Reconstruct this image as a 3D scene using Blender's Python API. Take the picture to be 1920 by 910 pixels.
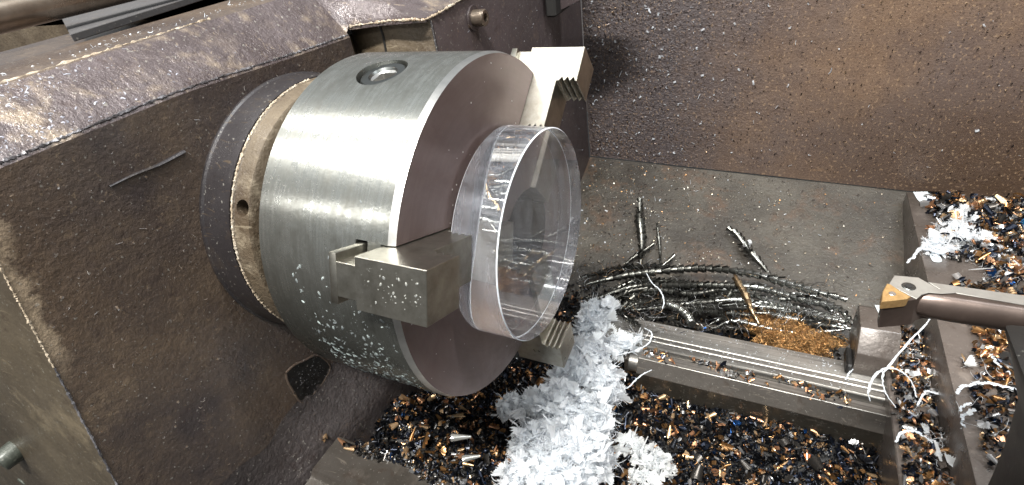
import bpy, bmesh, math, random
import numpy as np
from mathutils import Vector, Matrix, Euler
random.seed(7); rng = np.random.default_rng(7)
S = 0.001                                   # everything below is written in millimetres
scene = bpy.context.scene
for o in list(bpy.data.objects): bpy.data.objects.remove(o)
PI = math.pi; R_ = math.radians

# ------------------------------------------------------------------ camera
CAMP = (137.186, -223.105, 168.902); CAME = (0.962678616, 0.134387681, 0.43753524); FPX = 978.766
cd = bpy.data.cameras.new('camera'); cam = bpy.data.objects.new('camera', cd); scene.collection.objects.link(cam)
cam.location = [c*S for c in CAMP]; cam.rotation_euler = CAME
cd.sensor_width = 36; cd.lens = FPX*36/1920; cd.clip_start = 0.01; cd.clip_end = 50
scene.camera = cam
scene.render.resolution_x = 1024; scene.render.resolution_y = 485

# ------------------------------------------------------------------ room light
w = bpy.data.worlds.new('World'); scene.world = w; w.use_nodes = True
nt = w.node_tree; nt.nodes.clear()
wo = nt.nodes.new('ShaderNodeOutputWorld'); bg = nt.nodes.new('ShaderNodeBackground')
tc = nt.nodes.new('ShaderNodeTexCoord'); sp = nt.nodes.new('ShaderNodeSeparateXYZ'); mr = nt.nodes.new('ShaderNodeMapRange')
mr.inputs[1].default_value = -0.35; mr.inputs[2].default_value = 0.95
mx = nt.nodes.new('ShaderNodeMix'); mx.data_type = 'RGBA'
mx.inputs[6].default_value = (0.13, 0.11, 0.10, 1); mx.inputs[7].default_value = (0.86, 0.93, 0.97, 1)
nt.links.new(tc.outputs['Generated'], sp.inputs[0]); nt.links.new(sp.outputs[2], mr.inputs[0])
nt.links.new(mr.outputs[0], mx.inputs[0]); nt.links.new(mx.outputs[2], bg.inputs[0])
bg.inputs[1].default_value = 0.52
nt.links.new(bg.outputs[0], wo.inputs[0])

def tube_lamp(name, ang, dist, power, length=1.6, width=0.07, x=0.1, col=(1, 0.985, 0.95)):
    l = bpy.data.lights.new(name, 'AREA'); l.shape = 'RECTANGLE'; l.size = length; l.size_y = width
    l.energy = power; l.color = col
    o = bpy.data.objects.new(name, l); scene.collection.objects.link(o)
    d = Vector((x, dist*math.cos(R_(ang)), dist*math.sin(R_(ang))))
    o.location = d; o.rotation_euler = (R_(ang-90), 0, 0)
    return o
tube_lamp('ceiling_or_fill_tube', 94, 1.9, 19, 2.8, 0.05, -0.7)
tube_lamp('ceiling_or_fill_tube', 114, 1.7, 13, 2.6, 0.05, -0.6)
tube_lamp('ceiling_or_fill_tube', 117, 1.6, 50, 0.45, 0.07, 0.02)
tube_lamp('ceiling_or_fill_tube', 146, 2.0, 8, 2.6, 0.04, -0.7)
tube_lamp('ceiling_or_fill_tube', 82, 1.9, 24, 0.9, 0.10, 1.1, (0.93, 0.97, 1))  # fill lamp added from the right to whiten the shavings
vs = scene.view_settings
vs.view_transform = 'Standard'; vs.look = 'None'; vs.exposure = 0.38; vs.gamma = 1

# ------------------------------------------------------------------ pixel ray on a known plane -> point (mm)
RM = np.array(Euler(CAME, 'XYZ').to_matrix())
def at(u, v, ax, val):
    d = RM @ np.array([u-960, -(v-455), -FPX]); c = np.array(CAMP); i = 'xyz'.index(ax)
    return c + (val-c[i])/d[i]*d

# ------------------------------------------------------------------ materials
def new_mat(name):
    m = bpy.data.materials.new(name); m.use_nodes = True
    nt = m.node_tree; b = nt.nodes['Principled BSDF']
    return m, nt, b
class N:
    def __init__(s, nt): s.nt = nt; s.tc = nt.nodes.new('ShaderNodeTexCoord')
    def link(s, a, b): s.nt.links.new(a, b)
    def coord(s, scale=(1, 1, 1), src='Object'):
        mp = s.nt.nodes.new('ShaderNodeMapping'); mp.inputs['Scale'].default_value = scale
        s.link(s.tc.outputs[src], mp.inputs['Vector']); return mp.outputs[0]
    def noise(s, scale, detail=4, rough=0.6, vec=None, dist=0.0):
        n = s.nt.nodes.new('ShaderNodeTexNoise'); n.inputs['Scale'].default_value = scale
        n.inputs['Detail'].default_value = detail; n.inputs['Roughness'].default_value = rough; n.inputs['Distortion'].default_value = dist
        s.link(vec if vec is not None else s.tc.outputs['Object'], n.inputs['Vector']); return n.outputs[0]
    def voro(s, scale, vec=None, feature='F1'):
        n = s.nt.nodes.new('ShaderNodeTexVoronoi'); n.inputs['Scale'].default_value = scale; n.feature = feature
        s.link(vec if vec is not None else s.tc.outputs['Object'], n.inputs['Vector']); return n.outputs[0]
    def rng(s, v, a, b, c=0.0, d=1.0):
        n = s.nt.nodes.new('ShaderNodeMapRange'); s.link(v, n.inputs[0])
        for i, x in zip((1, 2, 3, 4), (a, b, c, d)): n.inputs[i].default_value = x
        return n.outputs[0]
    def mix(s, f, a, b):
        n = s.nt.nodes.new('ShaderNodeMix'); n.data_type = 'RGBA'
        for sock, x in ((n.inputs[0], f), (n.inputs[6], a), (n.inputs[7], b)):
            if hasattr(x, 'links') : s.link(x, sock)
            elif isinstance(x, (int, float)): sock.default_value = x
            else: sock.default_value = (*x, 1)
        return n.outputs[2]
    def math(s, op, a, b=0.0):
        n = s.nt.nodes.new('ShaderNodeMath'); n.operation = op
        for sock, x in ((n.inputs[0], a), (n.inputs[1], b)):
            if hasattr(x, 'links'): s.link(x, sock)
            else: sock.default_value = x
        return n.outputs[0]
    def bump(s, h, dist, strength=1.0, prev=None):
        n = s.nt.nodes.new('ShaderNodeBump'); n.inputs['Distance'].default_value = dist; n.inputs['Strength'].default_value = strength
        s.link(h, n.inputs['Height'])
        if prev is not None: s.link(prev, n.inputs['Normal'])
        return n.outputs[0]
    def xyz(s, src='Object'):
        n = s.nt.nodes.new('ShaderNodeSeparateXYZ'); s.link(s.tc.outputs[src], n.inputs[0]); return n.outputs
    def comb(s, x, y, z):
        n = s.nt.nodes.new('ShaderNodeCombineXYZ')
        for i, v in enumerate((x, y, z)):
            if hasattr(v, 'links'): s.link(v, n.inputs[i])
            else: n.inputs[i].default_value = v
        return n.outputs[0]
def setp(b, **k):
    for n, v in k.items(): b.inputs[n.replace('_', ' ')].default_value = v

def grimy(name, base, dark, patch, patch_amt=0.5, metallic=0.1, rough=(0.3, 0.6), bump=0.0006, scale=1.0, speck=(0.5, 0.48, 0.42), speck_amt=0.3, coat=0.2, fine=1.0, edge=False):
    """oily worn cast iron / sheet: two tones, worn patches, fine specks, scratches, relief"""
    base, dark, patch = [tuple(0.8*k for k in c_) for c_ in (base, dark, patch)]
    m, nt, b = new_mat(name); n = N(nt)
    a = n.noise(9*scale, 6, 0.65); c = n.mix(n.rng(a, 0.36, 0.64, 0.0, 0.95), base, dark)
    p = n.noise(15*scale, 10, 0.62, dist=0.15); pf = n.rng(p, 0.69-patch_amt*0.2, 0.76-patch_amt*0.2)
    q = n.noise(120*scale, 5, 0.7); pf2 = n.math('MULTIPLY', pf, n.rng(q, 0.36, 0.60, 0.05, 0.9))
    wt = n.noise(38*scale, 5, 0.7); c = n.mix(n.rng(wt, 0.58, 0.68, 0, 0.4), c, tuple(0.45*k+0.55*j for k, j in zip(patch, base)))
    c = n.mix(pf2, c, patch)
    rs = n.noise(75*scale, 8, 0.8); c = n.mix(n.rng(rs, 0.56, 0.64, 0, 0.6), c, (dark[0]*0.8, dark[1]*0.6, dark[2]*0.5))
    if edge:      # cream paint flaking beside the near edge of the casting (object z starts 300 mm down)
        x = n.xyz(); e = n.math('ADD', n.math('SUBTRACT', x[1], n.math('MULTIPLY', x[2], 0.1875)), n.math('MULTIPLY', n.math('SUBTRACT', n.noise(60, 7, 0.75), 0.5), 0.03))
        up = n.rng(n.math('ADD', x[2], n.math('MULTIPLY', n.noise(30, 3), 0.05)), 0.33, 0.35)
        ef = n.math('MULTIPLY', n.rng(e, -0.2235, -0.2275), up); c = n.mix(n.math('MULTIPLY', ef, n.rng(q, 0.3, 0.45, 0.5, 1.0)), c, (0.42, 0.33, 0.23))
        wf = n.math('MULTIPLY', n.rng(n.math('ADD', e, n.math('MULTIPLY', wt, 0.05)), -0.155, -0.21), up); c = n.mix(n.math('MULTIPLY', wf, 0.35), c, (0.16, 0.10, 0.05))
    sc = n.noise(1.0, 3, 0.7, vec=n.coord((60*scale, 260*scale, 240*scale)), dist=1.0); sf = n.math('MULTIPLY', n.rng(sc, 0.62, 0.68), 0.6)
    c = n.mix(sf, c, patch)
    v = n.noise(520*fine, 2, 0.5); vf = n.math('MULTIPLY', n.rng(v, 0.66, 0.72), speck_amt)
    c = n.mix(vf, c, speck)
    g = n.noise(260*fine, 4, 0.7); c = n.mix(n.rng(g, 0.3, 0.7, 0.0, 0.35), c, dark)
    n.link(c, b.inputs['Base Color'])
    n.link(n.rng(n.noise(40*scale, 4), 0.3, 0.7, rough[0], rough[1]), b.inputs['Roughness'])
    b.inputs['Metallic'].default_value = metallic; b.inputs['Coat Weight'].default_value = coat; b.inputs['Coat Roughness'].default_value = 0.25
    h = n.bump(n.noise(330*fine, 4, 0.7), bump, 0.7); h = n.bump(n.noise(45*scale, 4), bump*3, 0.35, h); h = n.bump(pf, 0.0004, 0.5, h)
    n.link(h, b.inputs['Normal'])
    return m

M = {}
M['iron'] = grimy('grimy cast iron', (0.160, 0.112, 0.074), (0.050, 0.039, 0.040), (0.25, 0.18, 0.115), 0.3, 0.1, (0.22, 0.46), speck_amt=0.45, bump=0.0011, coat=0.45, edge=True)
M['iron_edge'] = grimy('worn bevel iron', (0.165, 0.135, 0.138), (0.070, 0.052, 0.050), (0.38, 0.30, 0.22), 0.85, 0.25, (0.2, 0.42), bump=0.0016, speck_amt=0.45, fine=0.8)
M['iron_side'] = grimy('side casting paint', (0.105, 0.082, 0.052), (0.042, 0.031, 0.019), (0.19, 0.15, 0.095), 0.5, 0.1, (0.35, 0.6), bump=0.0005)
M['cream'] = grimy('cream worn paint', (0.18, 0.14, 0.09), (0.055, 0.036, 0.02), (0.28, 0.23, 0.16), 0.7, 0.0, (0.45, 0.7), bump=0.0012, speck=(0.05, 0.035, 0.02), speck_amt=0.8)
M['chips_cream'] = grimy('chipped cream paint', (0.55, 0.47, 0.36), (0.30, 0.22, 0.14), (0.62, 0.56, 0.46), 0.9, 0.0, (0.45, 0.7), bump=0.001)
M['cover'] = grimy('cover plate paint', (0.085, 0.064, 0.066), (0.05, 0.038, 0.038), (0.22, 0.15, 0.10), 0.3, 0.1, (0.35, 0.55), bump=0.0004, speck_amt=0.45)
M['gasket'] = grimy('dark gasket plate', (0.075, 0.072, 0.074), (0.055, 0.052, 0.052), (0.12, 0.1, 0.08), 0.1, 0.0, (0.75, 0.85), bump=0.0002, coat=0.0)
M['flange'] = grimy('dark flange', (0.045, 0.04, 0.042), (0.028, 0.024, 0.025), (0.12, 0.085, 0.05), 0.35, 0.3, (0.3, 0.5), bump=0.0003, speck_amt=0.4)
M['ridge'] = grimy('bare edge grains', (0.17, 0.165, 0.18), (0.06, 0.052, 0.052), (0.38, 0.37, 0.39), 0.9, 0.5, (0.2, 0.45), bump=0.001, speck_amt=0.6)
M['granular'] = grimy('granular grimy foot', (0.10, 0.086, 0.084), (0.045, 0.036, 0.035), (0.20, 0.17, 0.155), 0.6, 0.25, (0.25, 0.5), bump=0.0022, speck_amt=0.5, fine=0.8)
M['black'] = grimy('black oily steel', (0.010, 0.009, 0.008), (0.005, 0.005, 0.005), (0.03, 0.027, 0.02), 0.2, 0.0, (0.45, 0.6), bump=0.0002, speck_amt=0.15, coat=0.05)
M['pan'] = grimy('oily pan sheet', (0.088, 0.078, 0.062), (0.026, 0.021, 0.016), (0.095, 0.058, 0.036), 0.8, 0.2, (0.3, 0.55), bump=0.0007, speck=(0.35, 0.33, 0.27), speck_amt=0.35)
M['carriage'] = grimy('carriage casting', (0.15, 0.125, 0.11), (0.07, 0.058, 0.048), (0.25, 0.21, 0.18), 0.5, 0.3, (0.2, 0.45), bump=0.0004, speck_amt=0.3, coat=0.5)
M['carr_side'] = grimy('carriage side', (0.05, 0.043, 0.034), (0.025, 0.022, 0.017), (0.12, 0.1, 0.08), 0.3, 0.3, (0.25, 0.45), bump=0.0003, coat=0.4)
M['bedway'] = grimy('front bed way', (0.13, 0.115, 0.10), (0.07, 0.06, 0.05), (0.26, 0.22, 0.18), 0.3, 0.5, (0.25, 0.45), bump=0.0002, coat=0.4)

def guard_mat():
    m, nt, b = new_mat('rusty splash sheet'); n = N(nt); x = n.xyz()
    a = n.noise(6, 5, 0.6); c = n.mix(n.rng(a, 0.42, 0.58), (0.155, 0.100, 0.066), (0.112, 0.080, 0.066))
    # grime caked at the headstock end (its own ragged edge)
    e = n.math('ADD', x[0], n.math('MULTIPLY', n.math('SUBTRACT', n.noise(9, 5, 0.7), 0.5), 0.22))
    gf = n.rng(e, 0.16, 0.02)
    c = n.mix(n.math('MULTIPLY', gf, 0.9), c, (0.062, 0.052, 0.055))
    # long dark patch low on the sheet
    st = n.math('ADD', x[2], n.math('MULTIPLY', n.math('SUBTRACT', n.noise(7, 3, 0.5, vec=n.coord((0.5, 1, 1.4))), 0.5), 0.10))
    sf = n.math('MULTIPLY', n.rng(st, 0.115, 0.05), n.rng(x[0], 0.14, 0.30)); c = n.mix(n.math('MULTIPLY', sf, 0.85), c, (0.060, 0.036, 0.022))
    v = n.noise(420, 2, 0.6); c = n.mix(n.math('MULTIPLY', n.rng(v, 0.6, 0.68), 0.8), c, (0.045, 0.03, 0.025))
    v2 = n.noise(300, 2, 0.6, vec=n.coord((1.3, 1, 1))); c = n.mix(n.math('MULTIPLY', n.rng(v2, 0.58, 0.68), 0.55), c, (0.34, 0.23, 0.14)); c = n.mix(n.rng(n.noise(70, 6, 0.75), 0.5, 0.68, 0, 0.55), c, (0.085, 0.055, 0.042))
    f = n.noise(14, 6, 0.7, vec=n.coord((0.6, 1, 2.2))); c = n.mix(n.math('MULTIPLY', n.rng(f, 0.68, 0.76), 0.4), c, (0.36, 0.22, 0.11))
    n.link(c, b.inputs['Base Color']); setp(b, Metallic=0.15, Coat_Weight=0.25, Coat_Roughness=0.3)
    n.link(n.rng(n.noise(30, 3), 0.3, 0.7, 0.35, 0.6), b.inputs['Roughness'])
    h = n.bump(n.noise(450, 3, 0.7), 0.0007, 0.8); h2 = n.bump(n.math('MULTIPLY', n.noise(210, 3, 0.8), gf), 0.003, 0.9, h)
    n.link(h2, b.inputs['Normal']); return m
M['guard'] = guard_mat()

def chuck_mats():
    m, nt, b = new_mat('turned chuck steel'); n = N(nt); x = n.xyz()
    ang = n.math('ARCTAN2', x[2], x[1])
    v = n.comb(n.math('MULTIPLY', x[0], 700.0), n.math('MULTIPLY', ang, 2.5), 0.0)      # lines run round the body
    v2 = n.comb(n.math('MULTIPLY', x[0], 130.0), n.math('MULTIPLY', ang, 7.0), 3.0)
    l = n.noise(1.0, 5, 0.7, vec=v); l2 = n.noise(1.0, 6, 0.7, vec=v2); bl = n.noise(14, 5, 0.7)
    c = n.mix(n.rng(l, 0.3, 0.7), (0.47, 0.475, 0.445), (0.33, 0.335, 0.31)); c = n.mix(n.rng(l2, 0.40, 0.70, 0, 0.85), c, (0.20, 0.195, 0.17))
    c = n.mix(n.rng(bl, 0.55, 0.75, 0, 0.4), c, (0.33, 0.30, 0.27))
    # dark reflection of the chips painted low on the body, its edge ragged
    refl_z = n.math('ADD', x[2], n.math('MULTIPLY', n.math('SUBTRACT', l2, 0.5), 0.05)); of = n.rng(refl_z, 0.045, -0.055)
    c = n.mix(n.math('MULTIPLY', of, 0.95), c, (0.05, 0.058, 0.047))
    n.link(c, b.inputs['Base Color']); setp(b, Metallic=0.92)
    n.link(n.rng(l2, 0.3, 0.75, 0.22, 0.36), b.inputs['Roughness'])
    tg = nt.nodes.new('ShaderNodeTangent'); tg.direction_type = 'RADIAL'; tg.axis = 'X'; n.link(tg.outputs[0], b.inputs['Tangent']); b.inputs['Anisotropic'].default_value = 0.8; b.inputs['Anisotropic Rotation'].default_value = 0.25
    h = n.bump(l, 0.00004, 0.5); h = n.bump(n.noise(1.0, 3, 0.6, vec=n.coord((260, 260, 260))), 0.00012, 0.5, h)
    n.link(h, b.inputs['Normal']); M['chuck'] = m
    m, nt, b = new_mat('chuck face patina'); n = N(nt); x = n.xyz()
    rad = n.math('SQRT', n.math('ADD', n.math('MULTIPLY', x[1], x[1]), n.math('MULTIPLY', x[2], x[2])))
    rings = n.noise(1.0, 4, 0.7, vec=n.comb(n.math('MULTIPLY', rad, 500.0), n.math('MULTIPLY', n.math('ARCTAN2', x[2], x[1]), 1.2), 0.0))
    bl = n.noise(22, 6, 0.7, dist=0.4)
    c = n.mix(n.rng(bl, 0.35, 0.65), (0.155, 0.108, 0.10), (0.22, 0.17, 0.165)); c = n.mix(n.rng(rings, 0.4, 0.8, 0, 0.4), c, (0.13, 0.10, 0.09))
    lo = n.math('MULTIPLY', n.rng(n.math('ADD', x[2], n.math('MULTIPLY', bl, 0.05)), -0.01, -0.08), n.rng(n.noise(60, 5, 0.7), 0.4, 0.7)); c = n.mix(n.math('MULTIPLY', lo, 0.45), c, (0.42, 0.37, 0.37))  # paler pinkish reflection painted low on the face
    n.link(c, b.inputs['Base Color']); setp(b, Metallic=0.55)
    n.link(n.rng(bl, 0.3, 0.7, 0.33, 0.5), b.inputs['Roughness']); n.link(n.bump(rings, 0.00004, 0.5), b.inputs['Normal']); M['face'] = m
chuck_mats()

def metal(name, c1, c2, rough=(0.25, 0.45), metallic=1.0, vec=(40, 40, 40), bump=0.00006):
    m, nt, b = new_mat(name); n = N(nt); s = n.noise(1.0, 5, 0.7, vec=n.coord(vec)); t = n.noise(30, 4, 0.65)
    c = n.mix(n.rng(s, 0.35, 0.68), c1, c2); c = n.mix(n.rng(t, 0.5, 0.75, 0, 0.6), c, tuple(0.55*k for k in c2))
    n.link(c, b.inputs['Base Color']); b.inputs['Metallic'].default_value = metallic
    n.link(n.rng(t, 0.3, 0.7, *rough), b.inputs['Roughness']); n.link(n.bump(s, bump), b.inputs['Normal']); return m
M['bright'] = metal('bright edge steel', (0.66, 0.65, 0.63), (0.50, 0.49, 0.47))
M['jaw'] = metal('hardened jaw steel', (0.42, 0.40, 0.35), (0.26, 0.245, 0.205), (0.25, 0.4), vec=(90, 90, 90))
M['socket'] = metal('blued socket', (0.20, 0.21, 0.205), (0.12, 0.125, 0.12), (0.25, 0.4))
M['rail'] = metal('ground bed way', (0.33, 0.315, 0.29), (0.155, 0.145, 0.13), (0.24, 0.42), 0.8, vec=(8, 500, 500), bump=0.0002)
M['steelbar'] = metal('oily bar', (0.32, 0.27, 0.22), (0.20, 0.15, 0.11), (0.2, 0.4), 0.85)
M['boring'] = metal('brown oxide bar', (0.125, 0.092, 0.078), (0.075, 0.055, 0.046), (0.25, 0.4), 0.6)
M['flat'] = metal('milled flat', (0.50, 0.49, 0.45), (0.38, 0.36, 0.33), (0.35, 0.5), 0.8)
M['insert'] = metal('gold coated carbide', (0.46, 0.29, 0.12), (0.30, 0.18, 0.075), (0.35, 0.5), 0.5, vec=(500, 500, 500))
M['spiral'] = metal('steel swarf', (0.56, 0.57, 0.55), (0.20, 0.20, 0.18), (0.15, 0.3), 0.95, vec=(60, 60, 60))
M['darkspiral'] = metal('dark steel swarf', (0.15, 0.15, 0.135), (0.04, 0.037, 0.032), (0.18, 0.35), 0.9, vec=(90, 90, 90))
M['brownspiral'] = metal('tarnished swarf', (0.30, 0.21, 0.12), (0.09, 0.065, 0.04), (0.2, 0.35), 0.9, vec=(90, 90, 90))
def plain(name, col, rough=0.5, metallic=0.0, **k):
    m, nt, b = new_mat(name); b.inputs['Base Color'].default_value = (*col, 1); setp(b, Roughness=rough, Metallic=metallic, **k); return m
M['levers'] = grimy('worn lever', (0.085, 0.095, 0.075), (0.03, 0.033, 0.026), (0.25, 0.25, 0.2), 0.5, 0.3)
M['blue'] = plain('blue plastic', (0.01, 0.10, 0.24), 0.35)
M['hole'] = plain('dark bore', (0.012, 0.011, 0.010), 0.6)
def swarf_mat():
    m, nt, b = new_mat('mixed swarf'); a = nt.nodes.new('ShaderNodeAttribute'); a.attribute_name = 'tint'
    nt.links.new(a.outputs['Color'], b.inputs['Base Color']); setp(b, Metallic=0.8, Roughness=0.3); return m
M['swarf'] = swarf_mat()
def white_mat():
    m, nt, b = new_mat('white plastic shavings'); a = nt.nodes.new('ShaderNodeAttribute'); a.attribute_name = 'tint'
    nt.links.new(a.outputs['Color'], b.inputs['Base Color']); setp(b, Roughness=0.4)
    t = nt.nodes.new('ShaderNodeBsdfTranslucent'); t.inputs[0].default_value = (0.93, 0.96, 1.0, 1)
    mi = nt.nodes.new('ShaderNodeMixShader'); mi.inputs[0].default_value = 0.55
    out = nt.nodes['Material Output']; nt.links.new(b.outputs[0], mi.inputs[1]); nt.links.new(t.outputs[0], mi.inputs[2]); nt.links.new(mi.outputs[0], out.inputs[0]); return m
M['white'] = white_mat()
def glass(name, rough):
    m, nt, b = new_mat(name); n = N(nt); setp(b, Base_Color=(0.99, 0.995, 1.0, 1), Roughness=rough, IOR=1.49, Transmission_Weight=1.0)
    h = n.bump(n.noise(28, 2, 0.5), 0.0004, 0.25); n.link(h, b.inputs['Normal'])
    d = nt.nodes.new('ShaderNodeBsdfDiffuse'); d.inputs[0].default_value = (0.86, 0.90, 1.0, 1); mi = nt.nodes.new('ShaderNodeMixShader')
    hz = n.rng(n.noise(1.0, 5, 0.7, vec=n.coord((30, 80, 22))), 0.4, 0.75, 0.015, 0.12); n.link(hz, mi.inputs[0]); n.link(b.outputs[0], mi.inputs[1]); n.link(d.outputs[0], mi.inputs[2])  # bluish haze: slight frosting plus bright inner reflections painted in
    n.link(mi.outputs[0], nt.nodes['Material Output'].inputs[0]); return m
M['acrylic'] = glass('clear acrylic', 0.0)
def frost():
    m, nt, b = new_mat('machined acrylic edge'); setp(b, Base_Color=(0.92, 0.95, 1.0, 1), Roughness=0.3, IOR=1.49, Transmission_Weight=0.3); return m
M['acr_edge'] = frost()
M['oil'] = plain('highlight pale coolant film', (0.55, 0.60, 0.62), 0.06, 0.0, Coat_Weight=1.0)

# ------------------------------------------------------------------ object helpers
def tag(o, label=None, cat=None, group=None, kind=None):
    for k, v in (('label', label), ('category', cat), ('group', group), ('kind', kind)):
        if v: o[k] = v
    return o
def empty(name, loc=(0, 0, 0)):
    o = bpy.data.objects.new(name, None); o.location = [c*S for c in loc]; o.empty_display_size = 0.02
    scene.collection.objects.link(o); return o
def wloc(o):
    v = Vector((0, 0, 0))
    while o is not None: v += o.location; o = o.parent
    return v/S
def link(name, me, mat, parent=None, base=(0, 0, 0)):
    """me is in world mm; becomes one object whose origin is base (or its parent's origin)"""
    off = wloc(parent) if parent is not None else Vector(base)
    me.transform(Matrix.Scale(S, 4) @ Matrix.Translation(-off))
    o = bpy.data.objects.new(name, me)
    for m in (mat if isinstance(mat, (list, tuple)) else [mat]): me.materials.append(m)
    if parent is not None: o.parent = parent
    else: o.location = off*S
    scene.collection.objects.link(o); return o
def smooth(me, ang=35):
    me.polygons.foreach_set('use_smooth', [True]*len(me.polygons)); me.set_sharp_from_angle(angle=R_(ang)); return me
def hn_(a, b): return math.sin(a*0.7+1.3)*math.cos(b*0.55)+0.5*math.sin(a*1.9-b*1.3)
def from_bm(bm, bevel=0.0, seg=1, smooth_ang=35, name='mesh'):
    bmesh.ops.recalc_face_normals(bm, faces=bm.faces)
    if bevel > 0:
        ed = [e for e in bm.edges if len(e.link_faces) == 2 and e.calc_face_angle(0) > R_(25)]
        bmesh.ops.bevel(bm, geom=ed, offset=bevel, offset_type='OFFSET', segments=seg, profile=0.5, affect='EDGES', clamp_overlap=True)
    me = bpy.data.meshes.new(name); bm.to_mesh(me); bm.free()
    return smooth(me, smooth_ang) if smooth_ang else me
def prism(poly, tf, a, b, bm=None):
    """poly: 2D points, tf(p, t) -> 3D; extruded from t=a to t=b"""
    bm = bm or bmesh.new()
    A = [bm.verts.new(tf(p, a)) for p in poly]; B = [bm.verts.new(tf(p, b)) for p in poly]
    n = len(poly); bm.faces.new(A); bm.faces.new(B[::-1])
    for i in range(n): bm.faces.new((A[i], B[i], B[(i+1) % n], A[(i+1) % n]))
    return bm
def box(x0, x1, y0, y1, z0, z1, bm=None):
    return prism([(x0, y0), (x1, y0), (x1, y1), (x0, y1)], lambda p, t: (p[0], p[1], t), z0, z1, bm)
def lathe(prof, seg=128, closed=True, matidx=None, c=(0, 0)):
    """prof: list of (x, r), revolved about the X axis"""
    bm = bmesh.new(); rings = []
    for x, r in prof:
        rings.append([bm.verts.new((x, c[0]+r*math.cos(2*PI*k/seg), c[1]+r*math.sin(2*PI*k/seg))) for k in range(seg)] if r > 1e-6 else [bm.verts.new((x, c[0], c[1]))])
    m = len(rings)
    for i in range(m if closed else m-1):
        a, b = rings[i], rings[(i+1) % m]
        for k in range(seg):
            k2 = (k+1) % seg
            if len(a) == 1 and len(b) == 1: break
            if len(a) == 1: f = bm.faces.new((a[0], b[k], b[k2]))
            elif len(b) == 1: f = bm.faces.new((a[k], b[0], a[k2]))
            else: f = bm.faces.new((a[k], b[k], b[k2], a[k2]))
            if matidx: f.material_index = matidx[i]
    return bm
def cylinder(p0, p1, r0, r1=None, seg=32, bm=None):
    r1 = r0 if r1 is None else r1; bm = bm or bmesh.new(); p0 = Vector(p0); p1 = Vector(p1)
    q = (p1-p0).to_track_quat('Z', 'Y').to_matrix()
    A = [bm.verts.new(p0+q@Vector((r0*math.cos(2*PI*k/seg), r0*math.sin(2*PI*k/seg), 0))) for k in range(seg)]
    B = [bm.verts.new(p1+q@Vector((r1*math.cos(2*PI*k/seg), r1*math.sin(2*PI*k/seg), 0))) for k in range(seg)]
    bm.faces.new(A[::-1]); bm.faces.new(B)
    for k in range(seg): bm.faces.new((A[k], A[(k+1) % seg], B[(k+1) % seg], B[k]))
    return bm
def tube(path, rad, seg=8, bm=None, flat=1.0, cap=True):
    bm = bm or bmesh.new(); path = [Vector(p) for p in path]; n = len(path); prev = None; up = Vector((0.13, 0.21, 1)).normalized()
    for i, p in enumerate(path):
        t = (path[min(i+1, n-1)]-path[max(i-1, 0)]).normalized(); s = t.cross(up).normalized(); u = s.cross(t).normalized()
        r = rad(i/(n-1)) if callable(rad) else rad
        ring = [bm.verts.new(p+s*(r*math.cos(2*PI*k/seg))+u*(r*flat*math.sin(2*PI*k/seg))) for k in range(seg)]
        if prev: 
            for k in range(seg): bm.faces.new((prev[k], prev[(k+1) % seg], ring[(k+1) % seg], ring[k]))
        elif cap: bm.faces.new(ring[::-1])
        prev = ring
    if cap: bm.faces.new(prev)
    return bm
def spline(pts, n=30):
    P = [Vector(p) for p in pts]; P = [P[0]*2-P[1]]+P+[P[-1]*2-P[-2]]; out = []
    m = len(P)-3
    for j in range(n+1):
        u = j/n*m; i = min(int(u), m-1); t = u-i; a, b, c, d = P[i:i+4]
        out.append(0.5*((2*b)+(c-a)*t+(2*a-5*b+4*c-d)*t*t+(3*b-a-3*c+d)*t**3))
    return out
def boolean_cut(body, cutters):
    """cuts real pockets into body (an object) with temporary meshes"""
    tmp = []
    for me in cutters:
        c = bpy.data.objects.new('cutter', me); scene.collection.objects.link(c)
        me.transform(Matrix.Scale(S, 4)); tmp.append(c)
        md = body.modifiers.new('cut', 'BOOLEAN'); md.operation = 'DIFFERENCE'; md.solver = 'EXACT'; md.object = c
    bpy.context.view_layer.update()
    dg = bpy.context.evaluated_depsgraph_get(); me2 = bpy.data.meshes.new_from_object(body.evaluated_get(dg))
    body.modifiers.clear(); body.data = me2
    for c in tmp: bpy.data.objects.remove(c)
    smooth(me2, 35)

# ------------------------------------------------------------------ SETTING: pan under the bed and the swarf floor
def sheet(fn, u, v):
    bm = bmesh.new(); g = [[bm.verts.new(fn(a, b)) for b in v] for a in u]
    for i in range(len(u)-1):
        for j in range(len(v)-1): bm.faces.new((g[i][j], g[i+1][j], g[i+1][j+1], g[i][j+1]))
    return bm
def hn(x, y, s, seed):                       # cheap smooth pseudo noise, -1..1
    return (math.sin(x/s+seed*1.7)*math.cos(y/s*1.3-seed)+math.sin((x*0.6+y)/s*1.9+seed*3.1)*0.6+math.sin((x-y*0.8)/s*3.3+seed)*0.35)/1.95
def pan_z(y, x=-80): return -236+(y-185)*(79-0.0345*(x+80))/215 if y > 185 else -236
def at_pan(u, v, lift):
    z = -200.0
    for _ in range(12): p = at(u, v, 'z', z); z = 0.5*z+0.5*(pan_z(p[1], p[0])+lift)
    return at(u, v, 'z', z)
bm = sheet(lambda x, y: (x, y, pan_z(y, x)+hn(x, y, 60, 1)*0.7), np.linspace(-83, 900, 40), np.linspace(150, 400, 20))
o = link('chip_pan', from_bm(bm), M['pan']); tag(o, kind='structure')
bm = box(-900, 1200, -900, 150, -330, -300)
o = link('machine_floor', from_bm(bm), M['black']); tag(o, kind='structure')
bm = box(-900, 1200, 401.5, 900, -330, -300); o = link('workshop_floor', from_bm(bm), M['black']); tag(o, kind='structure')

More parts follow.
